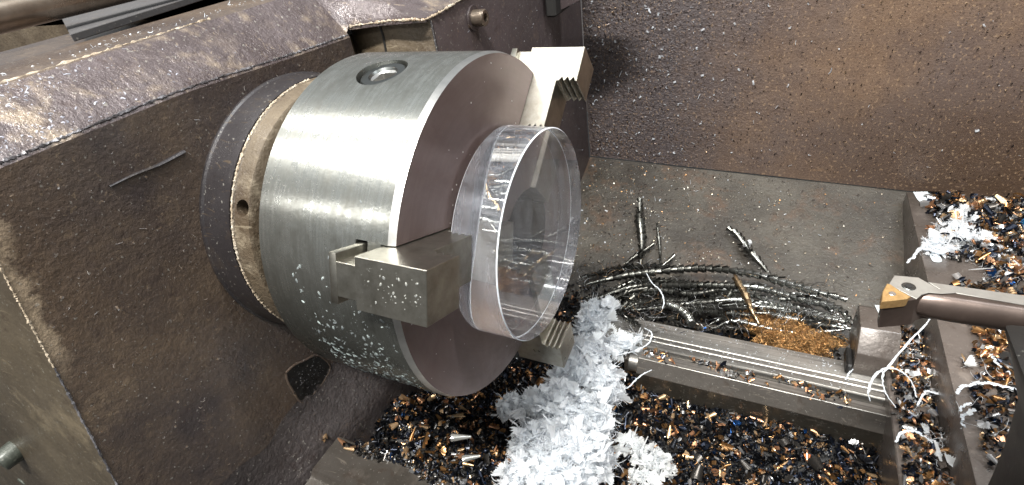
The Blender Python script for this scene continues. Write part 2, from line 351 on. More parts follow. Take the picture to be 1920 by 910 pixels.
# ------------------------------------------------------------------ splash guard
g = empty('splash_guard', (0, 400, -160))
tag(g, 'rusty brown sheet steel splash guard speckled with grime, standing behind the chuck', 'splash guard')
bm = sheet(lambda x, z: (x, 400+hn(x, z, 120, 3)*0.8, z), np.linspace(-83, 900, 40), np.linspace(0, 700, 24))
for v in bm.verts: v.co.z = v.co.z + (-155.5-0.0345*(v.co.x+80)) * (1-v.co.z/700)
geo = bmesh.ops.extrude_face_region(bm, geom=bm.faces[:])
for v in [e for e in geo['geom'] if isinstance(e, bmesh.types.BMVert)]: v.co.y += 2.0
o = link('sheet', from_bm(bm), M['guard'], g)

# ------------------------------------------------------------------ headstock
hs = empty('lathe_headstock', (-145, 0, -300))
tag(hs, 'dark brown oily metal lathe headstock with a worn sloping top edge, behind the chuck', 'lathe headstock')
def yl(z): return -163-(66-z)*0.1875
def ridge(y):                                # height of the bevel's lower edge
    return float(np.interp(y, [-300, -140, -55, 29, 78, 106, 300, 420], [103.5, 103.5, 103, 97.5, 95, 92, 88, 85]))
def deck(y): return float(np.interp(y, [-300, 80, 420], [126.5, 125.5, 118]))
bm = bmesh.new()
ys = [0, 0.03, 0.06]+list(np.linspace(0.1, 1, 24)); YR = 78
rows = []
zs = [-300, -200, -161, -120, -60, 0, 60]
for s in ys:
    row = []
    for z in zs: row.append((-145+ (1.2*(1-s/0.03) if s < 0.03 else 0)*0, yl(z)+(YR-yl(z))*s, z))
    yy = yl(103)+(YR-yl(103))*s
    row += [(-145, yy, ridge(yy)-3), (-146.5, yy, ridge(yy)), (-160, yy, ridge(yy)*0.45+deck(yy)*0.55), (-173, yy, deck(yy)-1.2), (-178, yy, deck(yy)), (-226, yy, deck(yy)), (-231, yy, deck(yy)-14), (-260, yy, deck(yy)-14), (-420, yy, deck(yy)-14)]
    rows.append([bm.verts.new(p) for p in row])
for i in range(len(rows)-1):
    for j in range(len(rows[0])-1): 
        f = bm.faces.new((rows[i][j], rows[i+1][j], rows[i+1][j+1], rows[i][j+1]))
        f.material_index = 1 if 7 <= j <= 9 else 0
# side wall going back from the left edge, and the right end wall
for col in (rows[0], rows[-1]):
    back = [bm.verts.new((-700, v.co.y, v.co.z)) for v in col]
    for j in range(len(col)-1):
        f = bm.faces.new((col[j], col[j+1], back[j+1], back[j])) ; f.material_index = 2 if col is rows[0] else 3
house = link('housing', from_bm(bm, smooth_ang=25), [M['iron'], M['iron_edge'], M['iron_side'], M['cream']], hs)

# worn bare-metal edges: irregular beads of exposed grains
def bead(path, r0, r1, seed, mat, name, parent, n=150):
    rr = np.random.default_rng(seed); k = rr.random(n+1)
    bm = tube(spline(path, n), lambda t: r0+(r1-r0)*float(k[int(t*n)])**2, 6); 
    for v in bm.verts: v.co += Vector(rr.normal(0, 0.14, 3))
    return link(name, from_bm(bm), mat, parent)
# recess and gear cover at the right of the casting
bm = box(-420, -158, 79, 401, -300, 90); link('recess_wall', from_bm(bm, 1.0), M['cream'], hs)
bm = bmesh.new()
poly = [(93, -300), (398, -300), (398, 114), (200, 105.5), (134, 101), (93, 99.2)]
prism(poly, lambda p, t: (t, p[0], p[1]), -157, -83, bm)
cov = link('gear_cover', from_bm(bm, 1.6, 2), [M['cover'], M['cream']], hs)
for p_ in cov.data.polygons:
    if p_.normal.y < -0.8: p_.material_index = 1
lip = [(-146.5, 77.5, 95.2), (-146.5, 82, 99.1), (-118, 86, 100.5), (-92, 84, 101.5), (-84, 90, 100.3), (-83, 134, 102.2), (-83, 200, 107), (-83, 400, 116)]
dk = [(-173, 77.5, 125.3), (-173, 84, 125.2), (-170, 95, 125), (-160, 110, 124.5), (-150, 125, 124), (-140, 150, 123.5), (-135, 220, 122), (-130, 400, 120)]
bm = bmesh.new(); rows_ = []
for a, b_ in zip(lip, dk):
    a = Vector(a); b_ = Vector(b_); dn = a+Vector((-1.5, 0, -3.2)) if a.x < -100 else a+Vector((-1.0, 0.0, -3.0))
    rows_.append([bm.verts.new(q_) for q_ in (dn+Vector((-40, 3, -1)), dn, a, a.lerp(b_, 0.12), a.lerp(b_, 0.5)+Vector((0, 0, 1)), b_, Vector((-208, b_.y, b_.z)), Vector((-420, b_.y, b_.z)))])
for a, b_ in zip(rows_, rows_[1:]):
    for k in range(7): bm.faces.new((a[k], b_[k], b_[k+1], a[k+1]))
link('casting_top', from_bm(bm), M['iron_edge'], hs)
bead([(x+0.5, y, z-0.5) for x, y, z in lip[1:]], 0.4, 1.3, 12, M['chips_cream'], 'chipped_edge', hs, 160)
# broken joint line down the cream recess
bm = tube([(-128, 92.8, 99), (-127, 92.8, 88), (-128.5, 92.8, 76), (-128, 92.8, 50)], 0.9, 6); 
link('joint_groove', from_bm(bm), M['hole'], hs)
bm = tube([(-83.3, 93.2, 98), (-83.4, 93.2, 70), (-83.4, 93.2, 30)], 0.8, 6); link('weld_seam', from_bm(bm), M['ridge'], hs)
# cap screw and washer
bc = Vector((-83, 149, 85.5))
b = link('washer', from_bm(cylinder(bc, bc+Vector((1.6, 0, 0)), 9.5, seg=40), 0.3), M['cover'], hs)
bm = lathe([(-81.4, 0), (-81.4, 6.2), (-72.6, 6.2), (-71.8, 5.4), (-71.8, 3.2), (-76, 3.0), (-76, 0)], 36, closed=False, c=(149, 85.5))
link('cap_screw', from_bm(bm), M['steelbar'], b)
bead([(-146, y, ridge(y)-1.2) for y in (-157, -120, -60, 0, 40, 77)], 0.4, 1.25, 3, M['ridge'], 'worn_edge', hs, 220)
bead([(-175.5, y, deck(y)-0.7) for y in (-156, -120, -60, -30, 0)], 0.3, 1.1, 4, M['chips_cream'], 'worn_edge', hs, 120)
bead([(-145, yl(z)-0.4, z) for z in (95, 60, 40, 14)], 0.25, 0.7, 5, M['chips_cream'], 'chipped_edge', hs, 110)
bead([(-145, yl(z)-0.2, z) for z in (14, -30, -80, -140)], 0.3, 0.8, 6, M['ridge'], 'worn_edge', hs, 110)
# cast groove on the face
bm = tube(spline([at(205, 350, 'x', -144.7), at(250, 328, 'x', -144.7), at(300, 308, 'x', -144.7), at(345, 284, 'x', -144.7)], 24), lambda t: 0.7+1.1*t, 6, flat=0.6)
link('casting_seam', from_bm(bm), M['flange'], hs)
# casting recess, its shade painted as a flat black patch, and boss under the chuck
hp = [at(u, v, 'x', -144.6) for u, v in [(536, 700), (552, 685), (572, 676), (590, 667), (606, 672), (619, 688), (612, 706), (600, 724), (586, 740), (572, 756), (560, 750), (549, 732), (540, 716)]]
cc = sum(hp, np.zeros(3))/len(hp)
bm = bmesh.new(); c_ = bm.verts.new((-144.75, cc[1], cc[2])); rg = [bm.verts.new((-144.7, q[1], q[2])) for q in hp]
for k in range(len(hp)): bm.faces.new((c_, rg[k], rg[(k+1) % len(hp)]))
bmesh.ops.subdivide_edges(bm, edges=bm.edges[:], cuts=3, use_grid_fill=True)
for v in bm.verts: v.co.x += 0.5*abs(hn_(v.co.y, v.co.z))
pocket = link('cast_pocket', from_bm(bm), M['black'], hs)
link('pocket_rim', from_bm(tube([Vector(q)+Vector((-0.3, 0, 0)) for q in spline([tuple(q) for q in hp+[hp[0]]], 60)], 0.9, 6, cap=False)), M['iron'], pocket)
# casting flares out towards the bed at its foot
prof_ = [(-144.9, -112), (-144.2, -118), (-142.4, -126), (-139, -137), (-134.5, -148), (-130.5, -158), (-128.5, -170), (-128, -300)]
bm = bmesh.new(); rows_ = []
for y in np.linspace(-176, 130, 54):
    fo = min(max((y+150)/42, 0), 1); fo = fo*fo*(3-2*fo)
    lift = -7-8*math.exp(-((y+118)/14)**2)
    rows_.append([bm.verts.new((-144.9+(x+144.9)*fo+(0.8*fo*hn_(y, z*2) if -165 < z < -114 else 0), y, z+lift*(1 if z > -200 else 0))) for x, z in prof_])
for a, b_ in zip(rows_, rows_[1:]):
    for k in range(len(prof_)-1): bm.faces.new((a[k], b_[k], b_[k+1], a[k+1]))
link('casting_foot', from_bm(bm, smooth_ang=70), M['granular'], hs)
# things on the headstock deck
bm = prism([at(118, 38, 'z', 127.4)[:2], at(138, 77, 'z', 127.4)[:2], at(470, -30, 'z', 127.4)[:2], at(445, -60, 'z', 127.4)[:2]], lambda p, t: (p[0], p[1], t), 126.8, 131)
gp = link('gasket_plate', from_bm(bm, 0.4, smooth_ang=0), M['gasket'], hs)
bmr = cylinder((-258, -320, 146), (-258, 300, 146), 9.5, seg=48); rod = link('control_rod', from_bm(bmr), M['steelbar'], hs)
# speed levers low on the near side
lv = empty('shift_lever', tuple(at(30, 900, 'y', -196)))
tag(lv, 'worn grey green lever hub poking in at the bottom left corner, beside the headstock side', 'lever')
c0 = Vector(at(8, 862, 'y', -200)); link('hub', from_bm(cylinder(c0+Vector((0, 12, 0)), c0-Vector((0, 3, 0)), 8, 7, 32), 1.2, 2), M['levers'], lv)
c1 = Vector(at(52, 903, 'y', -199)); link('collar', from_bm(cylinder(c1+Vector((0, 12, 0)), c1-Vector((0, 3, 0)), 7, 6, 32), 1.2, 2), M['levers'], lv)
# bracket hanging at the top by the corner
bk = empty('guard_bracket', tuple(at(1047, 22, 'y', 300)))
tag(bk, 'grey steel plate corner hanging down at the top edge in front of the gear cover', 'bracket')
a, b_, c_ = [Vector(at(u, v, 'y', 300)) for u, v in ((1047, 22), (1044, -60), (1160, -60))]; d_ = Vector(at(1098, -4, 'y', 300))
bm = bmesh.new(); fr = [bm.verts.new(p) for p in (a, b_, c_, d_)]; bkv = [bm.verts.new(p+Vector((-10, 26, 4))) for p in (a, b_, c_, d_)]
bm.faces.new(fr); bm.faces.new(bkv[::-1])
for k in range(4): bm.faces.new((fr[k], bkv[k], bkv[(k+1) % 4], fr[(k+1) % 4]))
link('plate', from_bm(bm, 0.5), M['cover'], bk)
bm = box(-81, -70, 286, 330, 52, 150); link('plate_shadow', from_bm(bm, 2), M['hole'], bk)  # black block put in for the shadow beneath the hanging plate

# ------------------------------------------------------------------ chuck
ck = empty('lathe_chuck', (0, 0, 0))
tag(ck, 'large three jaw steel lathe chuck with brushed body and brown front face', 'lathe chuck')
JA = (158.0, 38.0, -82.0)
def jf(phi):
    c, s = math.cos(R_(phi)), math.sin(R_(phi))
    return lambda p, t: (p[1], p[0]*c-t*s, p[0]*s+t*c)          # p=(radius, x), t=across
prof = [(0, 26), (0, 98.8), (-3.5, 100), (-82.6, 100), (-83.4, 99.2), (-83.4, 26)]
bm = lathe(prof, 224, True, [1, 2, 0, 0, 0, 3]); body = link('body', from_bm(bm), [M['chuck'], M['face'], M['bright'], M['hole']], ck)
cuts = []
for phi in JA:
    f = jf(phi)
    bm = prism([(20, -7), (130, -7), (130, 5), (20, 5)], f, -8.6, 8.6); cuts.append(from_bm(bm, smooth_ang=0))
    bm = prism([(20, -7.2), (130, -7.2), (130, 5), (20, 5)], f, -12.1, 12.1); cuts.append(from_bm(bm, smooth_ang=0))
    bm = prism([(20, -21.2), (130, -21.2), (130, -14.4), (20, -14.4)], f, -12.6, 12.6); cuts.append(from_bm(bm, smooth_ang=0))
    bm = prism([(20, -16), (130, -16), (130, -6), (20, -6)], f, -8.5, 8.5); cuts.append(from_bm(bm, smooth_ang=0))
sa = 98.0; rd = Vector((0, math.cos(R_(sa)), math.sin(R_(sa)))); sc0 = Vector((-44.5, 0, 0))
cuts.append(from_bm(cylinder(sc0+rd*80, sc0+rd*115, 13.6, seg=56), smooth_ang=0))
boolean_cut(body, cuts)
sk = link('pinion', from_bm(lathe([(0, 12.6), (13, 12.6), (14, 11.6), (14, 7.8), (12.8, 6.9), (12.8, 6.9), (0, 6.9)], 48)), M['socket'], None)
sk.parent = ck; sk.rotation_euler = (0, 0, 0)
q = rd.to_track_quat('X', 'Z'); sk.rotation_mode = 'QUATERNION'; sk.rotation_quaternion = q; sk.location = (sc0+rd*84.2)*S
bm = bmesh.new(); sq = 4.9
ring = lambda r, x, n: [bm.verts.new((x, r*math.cos(2*PI*(k+0.5)/n), r*math.sin(2*PI*(k+0.5)/n))) for k in range(n)]
oc = ring(6.95, 12.7, 32); inn = []
for k in range(32):
    a = 2*PI*(k+0.5)/32; m_ = max(abs(math.cos(a)), abs(math.sin(a))); inn.append(bm.verts.new((12.0, sq*math.cos(a)/m_, sq*math.sin(a)/m_)))
low = [bm.verts.new((2.0, v.co.y, v.co.z)) for v in inn]
for k in range(32):
    k2 = (k+1) % 32; bm.faces.new((oc[k], oc[k2], inn[k2], inn[k])); bm.faces.new((inn[k], inn[k2], low[k2], low[k]))
bm.faces.new(low); me = from_bm(bm); me.transform(Matrix.Scale(S, 4)); sq_o = bpy.data.objects.new('square_socket', me); me.materials.append(M['bright']); sq_o.parent = sk; scene.collection.objects.link(sq_o)

# jaws: stepped, with serrated gripping steps, guide tongue under the chuck face
W = 11.6
def teeth(r, x0, x1, n=3, d=2.6):
    pts = []; h = (x1-x0)/n
    for i in range(n): a = x0+i*h; pts += [(r, a+h*0.12), (r+d, a+h*0.62), (r, a+h*0.98)]
    return pts
jprof = [(24, -6), (24, 2.9), (61.4, 2.9), (61.4, 4.2)]+teeth(61.4, 4.4, 15.2)+[(61.4, 16), (93.5, 16)]+teeth(93.5, 17, 28)+[(93.5, 29), (117, 29), (117, -6)]
for i, phi in enumerate(JA):
    f = jf(phi)
    bm = prism(jprof, f, -W, W); jaw = link('jaw', from_bm(bm, 0.5, smooth_ang=14), M['jaw'], ck)
    bm = prism([(24, -16.2), (116.8, -16.2), (116.8, -5.7), (24, -5.7)], f, -7.7, 7.7); link('jaw_neck', from_bm(bm, 0.25), M['jaw'], jaw)
    bm = prism([(24, -20), (116.9, -20), (116.9, -16), (24, -16)], f, -W+0.3, W-0.3)
    link('guide_tongue', from_bm(bm, 0.5, 2), M['jaw'], jaw)

# back flange and spindle collar
sp_ = empty('spindle_flange', (-145, 0, 0)); tag(sp_, 'dark round spindle flange with a cream edged ring between the headstock and chuck', 'spindle flange')
o = link('flange_ring', from_bm(lathe([(-145.2, 70), (-145.2, 88.6), (-143.5, 88.6), (-142.5, 87.6), (-122.8, 86.8), (-122.2, 84), (-122.2, 70)], 160)), M['flange'], sp_)
o = link('cream_ring', from_bm(lathe([(-122.15, 80), (-122.15, 86.2), (-120.6, 86.5), (-119.6, 85.6), (-109.5, 84.9), (-108.2, 83), (-108.2, 60), (-122.15, 60)], 160)), M['cream'], sp_)
al = 149.0; hd = Vector((0, math.cos(R_(al)), math.sin(R_(al)))); hc = Vector((-114.0, 0, 0))
bm = cylinder(hc+hd*74, hc+hd*95, 4.5, seg=32); 
cm = from_bm(bm, smooth_ang=0); cm.transform(Matrix.Translation(Vector((145, 0, 0)))); 
md_c = bpy.data.objects.new('cutter', cm); cm.transform(Matrix.Scale(S, 4)); md_c.location = (-0.145, 0, 0); scene.collection.objects.link(md_c)
md = o.modifiers.new('cut', 'BOOLEAN'); md.solver = 'EXACT'; md.object = md_c; bpy.context.view_layer.update()
me2 = bpy.data.meshes.new_from_object(o.evaluated_get(bpy.context.evaluated_depsgraph_get())); o.modifiers.clear(); o.data = me2; smooth(me2); bpy.data.objects.remove(md_c)
link('set_screw', from_bm(cylinder(hc+hd*70, hc+hd*75.5, 4.3, seg=24), 0.4), M['black'], o)
link('spindle_nose', from_bm(lathe([(-108.6, 10), (-108.6, 66), (-83.5, 66), (-83.5, 10)], 96)), M['black'], sp_)
bead([(-120.8, 86.4*math.cos(R_(a)), 86.4*math.sin(R_(a))) for a in range(85, 226, 10)], 0.45, 1.0, 8, M['chips_cream'], 'chipped_rim', sp_, 260)

# ------------------------------------------------------------------ clear acrylic disc
bm = lathe([(3.05, 0), (3.05, 60.4), (3.6, 60.95), (28.95, 60.95), (29.5, 60.4), (29.5, 0)], 192, False, [0, 1, 0, 1, 0])
bmesh.ops.remove_doubles(bm, verts=bm.verts, dist=1e-4)
disc = link('acrylic_disc', from_bm(bm, smooth_ang=30), [M['acrylic'], M['acr_edge']], None, (16, 0, -61))
tag(disc, 'thick clear transparent plastic disc held in front of the chuck by its jaws', 'plastic disc')

# ------------------------------------------------------------------ bed ways
bd = empty('bed_ways', (120, 120, -300)); tag(bd, 'ground steel lathe bed ways running right from the gap, dusted with chips', 'lathe bed')
X1 = 760
def railprism(poly, x0, x1): return prism(poly, lambda p, t: (t, p[0], p[1]), x0, x1)
bm = railprism([(119, -300), (152, -300), (152, -200), (134, -200), (133.4, -200.8), (132.6, -200.8), (132, -200), (128, -200), (127.4, -200.7), (126.6, -200.7), (126, -200), (120.2, -200), (119, -201.5)], 21, X1)
link('flat_way', from_bm(bm, 0.1), M['rail'], bd)
bm = railprism([(103.5, -300), (118.8, -300), (118.8, -207.5), (112, -206), (103.5, -206)], 44, X1); link('web', from_bm(bm, 0.3), M['bedway'], bd)
bm = railprism([(97, -300), (103.4, -300), (113.5, -204), (113.5, -201.8), (104, -200.8), (96, -213), (95.4, -240)], 57, X1)
vw = link('vee_way', from_bm(bm, 0.3, smooth_ang=12), [M['rail'], M['carr_side'], M['bedway']], bd)
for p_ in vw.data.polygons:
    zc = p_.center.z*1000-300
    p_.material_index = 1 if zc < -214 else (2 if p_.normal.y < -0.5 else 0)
bm = cylinder((48, 108, -212), (58, 108, -212), 9, seg=24); link('end_stud', from_bm(bm, 1), M['rail'], bd)
bm = railprism([(-140, -300), (-77, -300), (-77, -166), (-79, -158), (-108, -158), (-112, -162), (-140, -164)], -126.5, X1)
fw = link('front_way', from_bm(bm, 0.8), M['bedway'], bd)

# ------------------------------------------------------------------ carriage
ca = empty('lathe_carriage', (300, 200, -300)); tag(ca, 'grey brown cast lathe carriage wing heaped with chips at the right side', 'lathe carriage')
bm = box(275.5, X1, -60, 382, -230, -160); link('wing', from_bm(bm, 1.0, 2), [M['carriage']], ca)
bm = box(246, 275.4, -60, 200, -240, -191); link('ledge', from_bm(bm, 0.8), M['carriage'], ca)
# wiper block riding on the flat way
bm = prism([(188, -199.8), (188, -166), (184, -164), (158, -164), (143, -180), (140, -199.8)], lambda p, t: (t, p[0], p[1]), 224, 252)
wb = link('wiper_block', from_bm(bm, 1.0, 2), M['carriage'], ca)
bm = box(219, 223.8, 138, 160, -199.7, -190); link('felt_wiper', from_bm(bm, 1.2), M['black'], wb)

# ------------------------------------------------------------------ boring bar and holder
bb = empty('boring_bar', (190, 0, -8)); tag(bb, 'brown steel boring bar with gold triangular cutting insert pointing at the disc', 'boring bar')
BR = 7.4; BC = (2.6, -6.8)
def barsec(x, k):     # round bar with a milled flat on top at z = 0
    out = []
    for i in range(40):
        a = 2*PI*i/40; y = BC[0]+BR*k*math.cos(a); z = min(BC[1]+BR*k*math.sin(a), -0.4 if k < 1.0 else -0.2); out.append((x, y, z))
    return out
bm = bmesh.new(); prev = None
for x, k in ((201, 0.72), (205, 0.86), (210, 0.97), (216, 1.0), (520, 1.0)):
    r = [bm.verts.new(p) for p in barsec(x, k)]
    if prev:
        for i in range(40): bm.faces.new((prev[i], prev[(i+1) % 40], r[(i+1) % 40], r[i]))
    else: bm.faces.new(r[::-1])
    prev = r
bm.faces.new(prev); shank = link('shank', from_bm(bm), M['boring'], bb)
hd_px = [(1666, 534), (1677, 517), (1722, 521), (1738, 530), (1760, 542), (1800, 549), (1765, 551), (1742, 549), (1728, 553), (1719, 561), (1700, 563), (1655, 567), (1654, 552)]
hp_ = [tuple(at(u, v, 'z', 0)[:2]) for u, v in hd_px]
bm = prism(hp_, lambda p, t: (p[0]+(0 if t > -1 else -t*0.10), p[1], t), -15, 0.0); head = link('head', from_bm(bm, 0.4), M['boring'], bb)
bm = prism([at(u, v, 'z', 0.35)[:2] for u, v in hd_px[1:10]]+[at(1708, 556, 'z', 0.35)[:2], at(1686, 544, 'z', 0.35)[:2], at(1667, 533, 'z', 0.35)[:2]], lambda p, t: (p[0], p[1], t), 0.02, 0.5)
link('head_face', from_bm(bm, 0.12), M['flat'], head)
bm = prism([at(u, v, 'z', 0)[:2] for u, v in ((1740, 530), (1925, 556), (1925, 574), (1800, 552), (1765, 545))], lambda p, t: (p[0], p[1], t), -0.15, 0.3); link('milled_flat', from_bm(bm, 0.1), M['flat'], shank)
ip = [(1653, 566), (1655, 547), (1663, 532), (1670, 534), (1686, 545), (1708, 557), (1700, 561), (1676, 564)]
bm = prism([at(u, v, 'z', 1.2)[:2] for u, v in ip], lambda p, t: (p[0], p[1], t), -3.2, 1.4); ins = link('insert', from_bm(bm, 0.25), M['insert'], bb)
c = Vector(at(1673, 551, 'z', 1.5)); link('insert_pin', from_bm(cylinder(c-Vector((0, 0, 1)), c+Vector((0, 0, 0.25)), 1.35, seg=20), 0.15), M['bright'], ins)
c = Vector(at(1704, 537, 'z', 0.6))
bm = cylinder(c-Vector((0, 0, .3)), c+Vector((0, 0, 0.15)), 2.7, seg=24); cs = link('clamp_screw', from_bm(bm, 0.2), M['socket'], head)
bm = cylinder(c, c+Vector((0, 0, 0.3)), 1.5, seg=6); link('hex_socket', from_bm(bm), M['hole'], cs)
tp = empty('tool_post', (262, -20, -158)); tag(tp, 'black steel tool post carrying the boring bar at the lower right corner', 'tool post')
hb = [at(u, v, 'y', -14) for u, v in ((1878, 603), (1893, 660), (1906, 742), (1880, 830), (1846, 912), (1800, 1040), (2300, 1200), (2300, 640))]
bm = prism([(q[0], q[2]) for q in hb], lambda p, t: (p[0], t, p[1]), -75, -14); link('holder_block', from_bm(bm, 2.5, 2), M['black'], tp)
bm = box(252, 345, -60, 14, 2.5, 22); link('top_clamp', from_bm(bm, 2, 2), M['black'], tp)
c = Vector(at(1893, 682, 'z', -156)); cap = link('locking_nut', from_bm(cylinder(c-Vector((0, 0, 4)), c+Vector((0, 0, 4)), 9, 8, 28), 0.8), M['black'], None, tuple(c))
tag(cap, 'dark round nut with a small centre hole sitting on the carriage near the tool post', 'nut')
link('bore', from_bm(cylinder(c+Vector((0, 0, 3.5)), c+Vector((0, 0, 4.2)), 1.8, seg=16)), M['hole'], cap)
c = Vector(at(1934, 425, 'z', -153)); bm = lathe([(-9, 0), (-8.5, 4), (-6, 6), (6, 6), (8.5, 4.5), (9.5, 0)], 32, False); me = from_bm(bm)
me.transform(Matrix.Translation(c) @ Matrix.Rotation(R_(100), 4, 'Z')); o = link('blue_cap', me, M['blue'], None, tuple(c)); tag(o, 'bright blue rounded plastic cap lying in chips at the right edge', 'cap')

# ------------------------------------------------------------------ SWARF: numpy scatter of small chip shapes
def proto_cone(r0, r1, h, turn, n=7, lean=0.25):
    v, f = [], []
    for i in range(n):
        a = turn*i/(n-1); k = 1-lean*i/(n-1)
        v += [(r0*k*math.cos(a), r0*k*math.sin(a), 0), (r1*k*math.cos(a), r1*k*math.sin(a), h*(1+0.12*math.sin(5*a)))]
        if i: f.append((2*i-2, 2*i, 2*i+1, 2*i-1))
    return np.array(v)-np.array([0, 0, h/2]), f
def proto_ring(r, w, turns, pitch, n=11):
    v, f = [], []
    for i in range(n):
        a = 2*PI*turns*i/(n-1); z = pitch*turns*i/(n-1)
        v += [(r*math.cos(a), r*math.sin(a), z), (r*math.cos(a)*1.05, r*math.sin(a)*1.05, z+w)]
        if i: f.append((2*i-2, 2*i, 2*i+1, 2*i-1))
    return np.array(v), f
def proto_flake(w, h):
    v = [(0, 0, 0), (w*0.5, -h*0.1, 0.25*w), (w, 0.1*h, 0), (w*0.9, h, 0.05*w), (w*0.45, h*0.8, 0.3*w), (0.1*w, h*1.1, 0.0)]
    return np.array(v)-np.array([w/2, h/2, 0]), [(0, 1, 4, 5), (1, 2, 3, 4)]
def proto_fan(r0, r1, turn, pleats, depth, bend):
    v, f = [], []; n = pleats*2+1
    for i in range(n):
        a = turn*(i/(n-1)-0.5); z = depth*(1 if i % 2 else -1)
        for j, r in enumerate((r0, (r0+r1)/2, r1*(1.0 if i % 2 else 0.9))):
            v.append((r*math.cos(a), r*math.sin(a), z*(0.3+0.7*j/2)+bend*(j/2)**2*r1*math.cos(a*1.4)))
        if i:
            b = 3*i; f += [(b-3, b, b+1, b-2), (b-2, b+1, b+2, b-1)]
    return np.array(v), f
def proto_thread(L, w, curl, seed, n=14):
    r = np.random.default_rng(seed); p = np.zeros(3); d = np.array([1., 0, 0]); ax = r.normal(size=3); ax /= np.linalg.norm(ax); v, f = [], []
    for i in range(n):
        ww = w*(1-0.6*abs(2*i/(n-1)-1)**3); s = np.cross(d, ax); s /= np.linalg.norm(s)+1e-9
        u = np.cross(s, d)
        for q in (s*ww, u*ww*0.7, -s*ww): v.append(p+q)
        if i:
            b = 3*i
            for k in range(3): f.append((b-3+k, b-3+(k+1) % 3, b+(k+1) % 3, b+k))
        p = p+d*L/(n-1); c, s_ = math.cos(curl/(n-1)), math.sin(curl/(n-1)); d = d*c+np.cross(ax, d)*s_+ax*np.dot(ax, d)*(1-c); d += r.normal(0, 0.05, 3); d /= np.linalg.norm(d)
    v = np.array(v); return v-v.mean(0), f
def rots(n, flat=0.0, normals=None):
    q = rng.normal(size=(n, 4)); 
    if flat > 0: q[:, 1] *= (1-flat); q[:, 2] *= (1-flat)
    q /= np.linalg.norm(q, axis=1)[:, None]; w_, x, y, z = q.T
    R = np.stack([1-2*(y*y+z*z), 2*(x*y-z*w_), 2*(x*z+y*w_), 2*(x*y+z*w_), 1-2*(x*x+z*z), 2*(y*z-x*w_), 2*(x*z-y*w_), 2*(y*z+x*w_), 1-2*(x*x+y*y)], -1).reshape(n, 3, 3)
    if normals is not None:
        T = np.empty((n, 3, 3)); nn = normals/np.linalg.norm(normals, axis=1)[:, None]
        a = np.cross(nn, np.array([0.3, 0.5, 0.81])); a /= np.linalg.norm(a, axis=1)[:, None]; b_ = np.cross(nn, a)
        T[:, :, 0] = a; T[:, :, 1] = b_; T[:, :, 2] = nn; R = T @ R
    return R
def scatter(name, protos, weights, pos, R, scale, col, mat, base, parent=None, sm=True):
    n = len(pos); pick = rng.choice(len(protos), n, p=np.array(weights)/sum(weights)); V, L, T, C = [], [], [], []; off = 0
    for k, (pv, pf) in enumerate(protos):
        ix = np.where(pick == k)[0]
        if not len(ix): continue
        v = np.einsum('nij,vj->nvi', R[ix], pv)*scale[ix][:, None, None]+pos[ix][:, None, :]
        nv = len(pv); f = np.array(pf); ff = (f[None]+(np.arange(len(ix))*nv)[:, None, None]+off).reshape(-1, f.shape[1])
        V.append(v.reshape(-1, 3)); L.append(ff.ravel()); T.append(np.full(len(ff), f.shape[1])); C.append(np.repeat(col[ix], nv, 0)); off += nv*len(ix)
    V = np.concatenate(V); L = np.concatenate(L); T = np.concatenate(T); C = np.concatenate(C)
    me = bpy.data.meshes.new(name); me.vertices.add(len(V)); me.loops.add(len(L)); me.polygons.add(len(T))
    me.vertices.foreach_set('co', V.astype(np.float32).ravel()); me.loops.foreach_set('vertex_index', L.astype(np.int32))
    me.polygons.foreach_set('loop_start', np.concatenate([[0], np.cumsum(T)[:-1]]).astype(np.int32)); me.update(calc_edges=True)
    if sm: me.polygons.foreach_set('use_smooth', [True]*len(T))
    at_ = me.color_attributes.new('tint', 'FLOAT_COLOR', 'POINT'); at_.data.foreach_set('color', np.c_[C, np.ones(len(C))].astype(np.float32).ravel())
    o = link(name, me, mat, parent, base); return o
COL = np.array([(0.012, 0.013, 0.016), (0.016, 0.02, 0.032), (0.055, 0.05, 0.045), (0.28, 0.15, 0.06), (0.46, 0.24, 0.13), (0.62, 0.42, 0.24), (0.42, 0.42, 0.42), (0.01, 0.05, 0.16)])
def cols(n, p):
    c = COL[rng.choice(len(COL), n, p=np.array(p)/sum(p))]; return c*rng.uniform(0.75, 1.3, (n, 1))
MIX = {'pit': (46, 16, 13, 10, 7, 6, 3, 0.6), 'pitdark': (58, 14, 14, 5, 2.5, 2, 3, 0.4), 'gold': (8, 6, 6, 34, 26, 18, 4, 0.5), 'deck': (18, 14, 16, 12, 12, 12, 20, 0.6), 'grey': (20, 25, 30, 3, 2, 3, 16, 1)}
CH = [proto_cone(1.5, 3.2, 6, 3.4), proto_cone(0.7, 2.2, 9, 4.2), proto_ring(2.2, 1.2, 1.2, 1.6), proto_flake(5, 4), proto_fan(1.5, 5.5, 1.8, 4, 0.45, 0.25), proto_ring(1.3, 0.9, 2.4, 1.3, 16), proto_cone(2.5, 3.0, 3, 2.4)]
CW = (3, 2.2, 3, 2, 1.4, 2, 2)
def pit_z(x, y):
    z = -232+hn(x, y, 26, 2)*4+hn(x, y, 9, 5)*1.5
    z = z+34*math.exp(-((x+90)**2/70**2+(y+45)**2/45**2))+22*math.exp(-((x+110)**2/40**2+(y+20)**2/40**2))+14*math.exp(-((x-10)**2/50**2+(y+55)**2/30**2))
    return z
bm = sheet(lambda x, y: (x, y, pit_z(x, y)-2.5), np.linspace(-135, 260, 60), np.linspace(-77, 235, 50))
o = link('swarf_bed', from_bm(bm), M['black']); tag(o, 'black oily bed of compacted fine chips in the gap under the chuck', 'swarf', kind='stuff')
